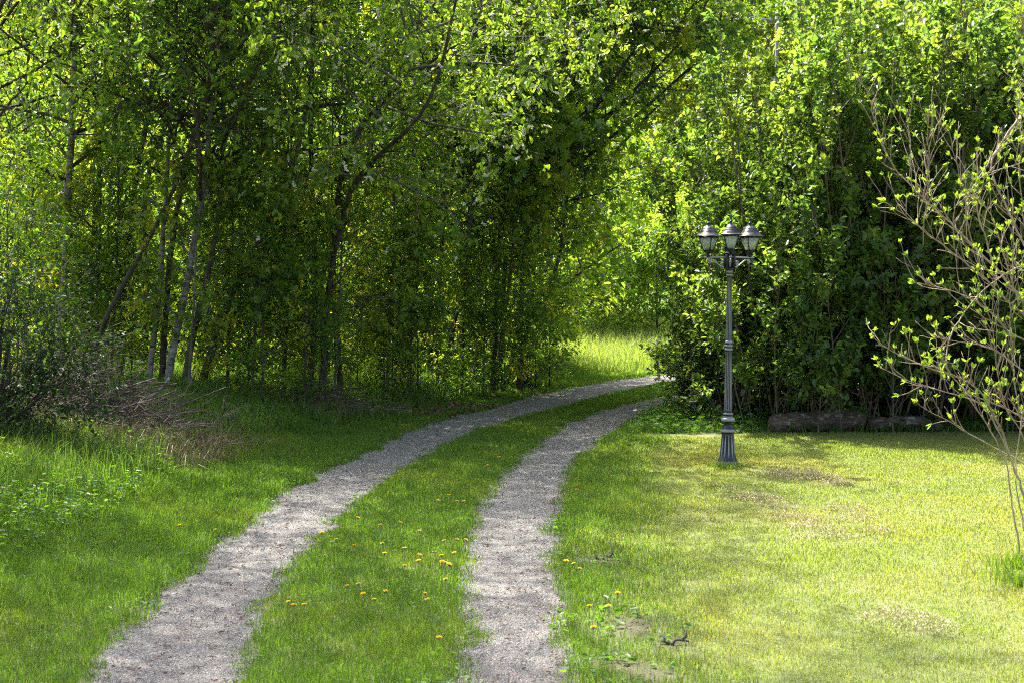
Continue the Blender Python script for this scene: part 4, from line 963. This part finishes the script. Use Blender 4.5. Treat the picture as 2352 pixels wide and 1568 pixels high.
# ------------------------------------------------------------------ grass
BARE = [(1450,1440,.20,.16),(1545,1480,.12,.07),(1375,1290,.14,.07),(1440,1530,.16,.09),(1500,1550,.16,.08)]
THATCH = [(1740,1150,.30,.10),(1790,1165,.22,.08),(1825,1190,.22,.07),(1860,1210,.22,.07),(1900,1232,.30,.06),(1820,1095,.35,.16),(1880,1105,.28,.14),(1925,1118,.25,.06),(1940,1170,.2,.08),(1955,1190,.2,.06),(1700,1128,.2,.05),
          (2060,1420,.28,.08),(2130,1450,.2,.06),(2010,1222,.14,.05)]
def blob_mask(x, y, L, pad=1.0):
    m = np.zeros(len(x))
    for u, v, rx, ry in L:
        cx, cy_ = G(u, v); m = np.maximum(m, np.exp(-(((x-cx)/(rx*pad))**2+((y-cy_)/(ry*pad*2.2))**2)))
    return m
def sample_xy(n, y0, y1, pw, rng, wid=.40, m=.9):
    yy = np.linspace(y0, y1, 400); dn = yy**(1-pw); c = np.cumsum(dn); c /= c[-1]; y = np.interp(rng.random(n), c, yy); x = (rng.random(n)*2-1)*(wid*y+m); return x, y
def blades(name, x, y, z, h, w, rng, mat, lean=.45, label=None, cat='grass', tint=None):
    n = len(x); a = rng.random(n)*6.283; b = rng.random(n)*6.283; ln = rng.random(n)*lean*h*1.3
    ux, uy = np.cos(a), np.sin(a); lx_, ly_ = np.cos(b)*ln, np.sin(b)*ln
    V = np.empty((n, 5, 3)); zz = z-.01
    V[:, 0] = np.stack([x-ux*w/2, y-uy*w/2, zz], -1); V[:, 1] = np.stack([x+ux*w/2, y+uy*w/2, zz], -1)
    V[:, 2] = np.stack([x+lx_*.35+ux*w*.4, y+ly_*.35+uy*w*.4, z+h*.6], -1); V[:, 3] = np.stack([x+lx_*.35-ux*w*.4, y+ly_*.35-uy*w*.4, z+h*.6], -1)
    V[:, 4] = np.stack([x+lx_, y+ly_, z+h*np.sqrt(np.maximum(.1, 1-(ln/h)**2*.5))], -1)
    o = np.arange(n)[:, None]*5; t = np.repeat(rng.beta(2, 2, n) if tint is None else tint, 5)
    me = np_mesh(name, V.reshape(-1, 3), [o+np.array([[0,1,2,3]]), o+np.array([[3,2,4]])], mat, False, t)
    return tag(link(name, me), label, cat, kind='stuff')
rng = np.random.default_rng(3)
x, y = sample_xy(1250000, 4.9, 31, 1.25, rng); inf = track_info(x, y); a, sa, b, sb = inf
jit = EJ(x, y) + .08*(fbm(x, y, 9, 2)-.5)*2 + .03*rng.normal(0, 1, len(x))
on_track = (np.minimum(a, b) < jit-.015)
z = H0(x, y, inf)-.022*(np.minimum(a, b) < EJ(x, y)+.03); left = sa > 0; strip = (sa <= 0) & (sb > 0); right = (sb <= 0)
foot = 16.2+.05*x-.5*np.exp(-((x-2.2)/.5)**2); hedge = right & (x > 1.55+.25*(y-16.2)*0) & (y > foot)
bare = blob_mask(x, y, BARE)+.25*blob_mask(x, y, THATCH)
keep = ~on_track & (rng.random(len(x)) > bare*1.05)
dn = np.clip(y/7, .9, 3.2)
edgeg = 1-sstep(.0, .22, np.minimum(np.abs(a), np.abs(b)))
mlawn = keep & right & ~hedge; mm = mlawn
hh = (.010+.015*rng.random(len(x)))*(1+.7*edgeg+.6*sstep(.55,.75,fbm(x,y,1.3,2)))
hh = hh*(1+.9*(1-sstep(.0,.9,b)))
# lush rim next to the track counts as verge grass
rim = mm & (rng.random(len(x)) > sstep(.15, .9, b+.35*(fbm(x, y, 1.5, 2)-.5)))
mm = mm & ~rim
blades('lawn_grass', x[mm], y[mm], z[mm], hh[mm], (.0032*dn)[mm], rng, M['lawn'], .9, 'short sunlit yellow-green lawn right of the lane')
ms = keep & strip; hs = (.025+.040*rng.random(len(x)))*(1+.5*sstep(.45,.7,fbm(x+7,y,1.6,2)))*(.6+.4*sstep(0,.15,np.minimum(np.abs(a),np.abs(b))))
blades('strip_grass', x[ms], y[ms], z[ms], hs[ms]*.9, (.0034*dn)[ms], rng, M['strip'], .8, 'lush green grass strip between the wheel tracks')
mv = keep & (rim | (left & (a < 3.0))); hv = (.025+.038*rng.random(len(x)))*(1+2.6*sstep(.7, 2.2, a)*left)*(1+.5*sstep(.45,.7,fbm(x+3,y,1.2,2)))
hv = np.where(left, hv, hv*.8)
blades('verge_grass', x[mv], y[mv], z[mv], hv[mv], (.0034*dn)[mv], rng, M['strip'], .8, 'green verge grass along the outer edges of the tracks')
# tall grass on the bank, at the hedge foot and beyond the bend
x, y = sample_xy(240000, 6, 29, 1.0, rng); inf = track_info(x, y); a, sa, b, sb = inf; z = H0(x, y, inf)
left = (sa > 0) & (a > .85+.8*fbm(x, y, .8, 2)-.5*sstep(13, 19, y)); gr = fbm(x, y, .9, 3)
h_x = 1+.15*np.exp(-((x+3.6)/1.3)**2-((y-11.6)/1.5)**2)
k_ = left & (rng.random(len(x)) < (.35+.9*sstep(.35,.6,gr))*(1-.75*sstep(3.2, 5, a))); h_ = (.08+.25*rng.random(len(x))**1.5)*(.5+.9*gr)*h_x
blades('tall_grass', x[k_], y[k_], z[k_], h_[k_], (.0055*np.clip(y/9, 1, 2))[k_], rng, M['tall'], .7, 'tall rough grass on the bank below the left wood')
foot = 16.2+.05*x; hd_ = (sb < 0) & (b > .05) & (y > foot) & (y < foot+1.6+3*(x < 2.6)) & (x > 1.3)
k_ = hd_; h_ = (.04+.11*rng.random(len(x)))*(.6+.8*gr)
blades('tall_grass', x[k_], y[k_], z[k_], h_[k_], (.006*np.clip(y/9, 1, 2))[k_], rng, M['tall'], .7, 'shaded tall grass along the foot of the lilac hedge')
n = 90000; y = rng.uniform(28.5, 46, n); x = rng.uniform(-14, 9, n); inf = track_info(x, y); a, sa, b, sb = inf; k_ = (np.minimum(a, b) > .15) & ((x > -1.5) | (y > 33) | (rng.random(n) < .35)); z = H0(x, y, inf)
h_ = (.12+.40*rng.random(n))*(.25+.75*sstep(.1, 2.0, np.minimum(a, b)))
blades('meadow_grass', x[k_], y[k_], z[k_], h_[k_], np.full(k_.sum(), .013), rng, M['meadow'], .6, 'tall sunlit meadow grass beyond the bend')
tx, ty = [], []
for (u_, v_, n_, r_) in ((1671,1078,260,.10),(2338,1300,420,.12),(2352,1345,300,.18),(2310,1330,120,.15)):
    c_ = G(u_, v_); aa = rng.random(n_)*6.283; q_ = r_*(1.0+.35*rng.normal(0, 1, n_) if n_ == 260 else np.abs(rng.normal(0, 1, n_))); tx.append(c_[0]+q_*np.cos(aa)); ty.append(c_[1]+q_*np.sin(aa)*1.3)
tx, ty = np.concatenate(tx), np.concatenate(ty)
blades('tuft_grass', tx, ty, H0(tx, ty), rng.uniform(.03,.12,len(tx))*np.where(tx < 2.4, .8, 1), np.full(len(tx), .005), rng, M['strip'], .8, 'longer grass tufts round the foot of the lamp post and the budding shrub')
# dead straw in front of the brush pile
n = 4500; x = rng.normal(-3.6, .9, n); y = rng.normal(13.0, .55, n); x2, y2 = rng.normal(-2.3, .5, 1500), rng.normal(17.7, .3, 1500); x, y = np.r_[x, x2], np.r_[y, y2]
inf = track_info(x, y); k_ = inf[0] > .9; z = H0(x, y, inf)
blades('dead_grass', x[k_], y[k_], z[k_], rng.uniform(.08,.36,k_.sum()), np.full(k_.sum(), .005), rng, M['straw'], 1.1, 'dead straw-coloured grass around the brush pile', 'dry grass')

# ------------------------------------------------------------------ herbs and leafy weeds
def herbs(name, x, y, z, hmax, size, nl, rng, mat, label, tmpl=T_OV, cat='weeds'):
    n = len(x); k = nl; a = rng.random((n, k))*6.283; f = rng.random((n, k)); rad = size*(.3+1.1*rng.random((n, k)))
    px = x[:, None]+np.cos(a)*rad*.8; py = y[:, None]+np.sin(a)*rad*.8; pz = z[:, None]+.01+f*hmax[:, None]
    pos = np.stack([px, py, pz], -1).reshape(-1, 3); d = np.stack([np.cos(a), np.sin(a), .35-.5*rng.random((n, k))], -1).reshape(-1, 3)
    V, F, t = leaves(pos, d, size*rng.uniform(.5, 1.2, n*k), tmpl, rng, .9); return tag(link(name, np_mesh(name, V, F, mat, False, t)), label, cat, kind='stuff')
x, y = sample_xy(26000, 5, 26, 1.0, rng); inf = track_info(x, y); a, sa, b, sb = inf; z = H0(x, y, inf); mn = np.minimum(a, b)
patch = fbm(x, y, 1.4, 3)
k_ = (mn > -.03) & (rng.random(len(x)) < (.06+.45*sstep(.52,.7,patch))*np.where(mn < .25, 1.0, .10)) & ((sb > 0) | (b < .45)) & (a < 1.6)
herbs('leafy_weeds', x[k_], y[k_], z[k_], np.full(k_.sum(), .03), .032, 6, rng, M['herb'], 'small plantain and clover leaves along the track edges')
k_ = (b > 0) & (sb < 0) & (blob_mask(x, y, BARE, 1.4) > .3+2.2*rng.random(len(x)))
herbs('leafy_weeds', x[k_], y[k_], z[k_], np.full(k_.sum(), .03), .045, 6, rng, M['herb'], 'coarse weed leaves around the bare soil right of the track')
x, y = sample_xy(16000, 8, 28, .6, rng); inf = track_info(x, y); a, sa, b, sb = inf; z = H0(x, y, inf); left = (sa > 0) & (a > 1.0) & (rng.random(len(x)) < sstep(.4,.62,fbm(x+5,y,1.1,3))*.9)
herbs('ground_cover', x[left], y[left], z[left], rng.uniform(.06,.26,left.sum()), .040, 14, rng, M['herb'], 'leafy herbs on the bank and under the left wood', cat='ground cover')
x = rng.uniform(1.3, 8.0, 5200); y = rng.uniform(16.0, 21.5, 5200); inf = track_info(x, y); z = H0(x, y, inf); k_ = (inf[2] > .15) & (inf[3] < 0) & (y > 16.2+.05*x) & (x > 1.55) & ~((x > 2.9) & (x < 5.6) & (y < 17.0) & (rng.random(5200) < .5))
herbs('ground_cover', x[k_], y[k_], z[k_], rng.uniform(.05,.24,k_.sum())*(.6+.6*sstep(16.2,17,y[k_])), .075, 9, rng, M['herb'], 'leafy herbs along the foot of the lilac hedge', T_PIN, cat='ground cover')

# ------------------------------------------------------------------ litter, soil crumbs, pebbles
def bits(name, x, y, z, size, rng, mat, label, cat, flat=.5, tmpl=T_OV):
    n = len(x); d = rng.normal(0, 1, (n, 3)); d[:, 2] *= flat*.6; V, F, t = leaves(np.stack([x, y, z], -1), d, size, tmpl, rng, 1.2)
    return tag(link(name, np_mesh(name, V, F, mat, False, t)), label, cat, kind='stuff')
LIT = [(880,935,.35,.12),(920,945,.35,.12),(970,955,.35,.10),(1020,945,.4,.10),(1070,935,.4,.10),(1160,905,.5,.08),(1000,935,.4,.12),(700,925,.3,.1),(1100,915,.4,.1)]
n = 60000; x = rng.uniform(-3.5, 1.5, n); y = rng.uniform(15.5, 26, n); inf = track_info(x, y); k_ = (blob_mask(x, y, LIT, 1.0) > rng.random(n)*1.1+.12) & (inf[0] > -.25); z = H0(x, y, inf)
bits('leaf_litter', x[k_], y[k_], z[k_]+rng.uniform(0,.05,k_.sum()), rng.uniform(.03,.08,k_.sum()), rng, M['dead_leaf'], 'brown dead leaves heaped along the left edge of the lane', 'leaf litter', 1.4)
n = 60000; x, y = sample_xy(n, 5, 14, .6, rng); inf = track_info(x, y); bm1, bm2 = blob_mask(x, y, BARE, .95), blob_mask(x, y, THATCH, .9); r_ = rng.random(n); k_ = (bm1 > .25+.6*r_) & (inf[2] > -.05); z = H0(x, y, inf)
bits('bare_soil', x[k_], y[k_], z[k_]+rng.uniform(0,.008,k_.sum()), rng.uniform(.008,.024,k_.sum()), rng, M['dead_leaf'], 'crumbly bare soil beside the right track', 'soil', .8, T_LONG)
n = 260000; x = rng.uniform(1.1, 4.2, n); y = rng.uniform(6.5, 14, n); bm2 = blob_mask(x, y, THATCH, .95)*(.55+.9*fbm(x, y, 9, 2)); k_ = bm2 > .25+1.5*rng.random(n); z = H0(x, y)
bits('dead_thatch', x[k_], y[k_], z[k_]+rng.uniform(.015,.07,k_.sum())*bm2[k_], rng.uniform(.010,.024,k_.sum()), rng, M['soil_bits'], 'raked-up dry thatch lying in broken lines on the lawn', 'dry thatch', 1.4, T_LONG)
def on_tracks(n, y0, y1, pw):
    x, y = sample_xy(n, y0, y1, pw, rng); inf = track_info(x, y); k_ = np.minimum(inf[0], inf[2]) < EJ(x, y)-.03+.14*(rng.random(n)**3); return x[k_], y[k_], H0(x[k_], y[k_], [q[k_] for q in inf])-.014
x, y, z = on_tracks(330000, 5, 20, 1.2)
oct_V = np.array([[.5,0,0],[0,.5,0],[-.5,0,0],[0,-.5,0],[0,0,.32],[.1,.1,-.3]]); n = len(x)
Vv = oct_V[None]*((.0035+.007*rng.random(n)**2.4)*np.clip(y/9,.85,1.5))[:, None, None]*rng.uniform(.7,1.3,(n, 6, 3)); th = rng.random(n)*6.28; cth, sth = np.cos(th)[:, None], np.sin(th)[:, None]
Vv = np.stack([Vv[..., 0]*cth-Vv[..., 1]*sth+x[:, None], Vv[..., 0]*sth+Vv[..., 1]*cth+y[:, None], Vv[..., 2]+z[:, None]+.002], -1)
o_ = np.arange(n)[:, None, None]*6; tri = np.array([[0,1,4],[1,2,4],[2,3,4],[3,0,4]])
tag(link('pebbles', np_mesh('pebbles', Vv.reshape(-1, 3), [(tri[None]+o_).reshape(-1, 3)], M['pebble'], False, np.repeat(rng.beta(1.6, 1.6, n), 6))), 'loose grey gravel stones on the wheel tracks', 'gravel', kind='stuff')
x, y, z = on_tracks(38000, 5, 22, .9)
bits('bud_scales', x, y, z+.006, rng.uniform(.012,.032,len(x)), rng, M['fleck'], 'brown bud scales and twig bits scattered on the gravel', 'litter', .3, T_LONG)

# ------------------------------------------------------------------ dandelions
def dandelion_mesh(seed):
    rng = np.random.default_rng(seed); n = 46; a = np.arange(n)*2.4; f = np.arange(n)/n; d = np.stack([np.cos(a), np.sin(a), .15+1.3*(1-f)**1.5], -1)
    V, F, t = leaves(np.zeros((n, 3))+np.array([0,0,.0]), d, (.008+.0095*f), (np.array([[0,-.1,0],[.9,-.16,0],[1,.0,0],[.9,.16,0],[0,.1,0]]), [np.array([[0,1,2,3,4]])]), rng, 1.5)
    return np_mesh('dandelion_head', V, F, M['dandelion'], False, t)
DH = [dandelion_mesh(i) for i in range(3)]
B = MB(); B.tube([(0,0,0),(.003,.002,.04),(.001,.004,.09)], [.0022,.002,.002], 6); B.lathe([(.002,.084),(.006,.088),(.006,.094),(.003,.097)], 8, c=(.001,.004,0)); STK = B.mesh('dandelion_stalk', M['stalk'], True)
dp = [(817,480),(993,537),(1143,517),(1523,303),(1450,347),(1293,582),(645,650),(778,697),(998,680),(1182,716),(1020,758),(1305,772),(1293,815),(1185,853),(1413,747),(1465,775),(1570,755),(1487,660),(1590,653),(1660,652),(1500,833),(1540,850),(1508,958),(530,597),(855,1070),(945,1117),(1028,1050),(1358,1117),(1335,1070),(262,1137),(308,1158),(395,1157),(1455,1417),(1915,12),(1837,75),(1590,352),(1640,355),(820,997),(733,1010),(1480,825),(1522,842)]
dp = [(584+.2925*u, 1042.5+.2925*v) for u, v in dp]
dr_ = [(1001+.3351*u, 1042.5+.3351*v) for u, v in [(967,230),(895,716),(950,732),(990,765),(1250,930),(1187,1020),(1048,1020),(1080,1163)]]
dl_ = [(413,1201),(495,1211)]; df_ = [(740,1217),(1144,1021),(1184,1021),(1205,1005),(1144,1046),(1121,1064)]
first = True
for grp, lst, lab in (('dandelions in the grass strip', dp+df_, 'yellow dandelion in the grass strip between the tracks'), ('dandelions right of the lane', dr_+[(1465,924)], 'yellow dandelion in the grass right of the right track'), ('dandelions left of the lane', dl_, 'yellow dandelion in the grass left of the left track')):
    for i, (u, v) in enumerate(lst):
        hgt = rg.uniform(.075,.115); x, y = G(u, v, hgt); z = h1(x, y)-.01; root = empty('dandelion', (x, y, z), rg.uniform(0, 6.28)); tag(root, lab, 'flower', grp)
        s = hgt/.097; sk = link('stalk', STK, root, (0, 0, 0)); sk.scale = (1, 1, s)
        hd2 = link('flower_head', DH[i % 3], root, (.001, .004, .094*s)); hd2.rotation_euler = (rg.uniform(-.3,.3), rg.uniform(-.3,.3), 0); hd2.scale = (rg.uniform(.8,1.1),)*3
print('scene ready', len(bpy.data.objects))
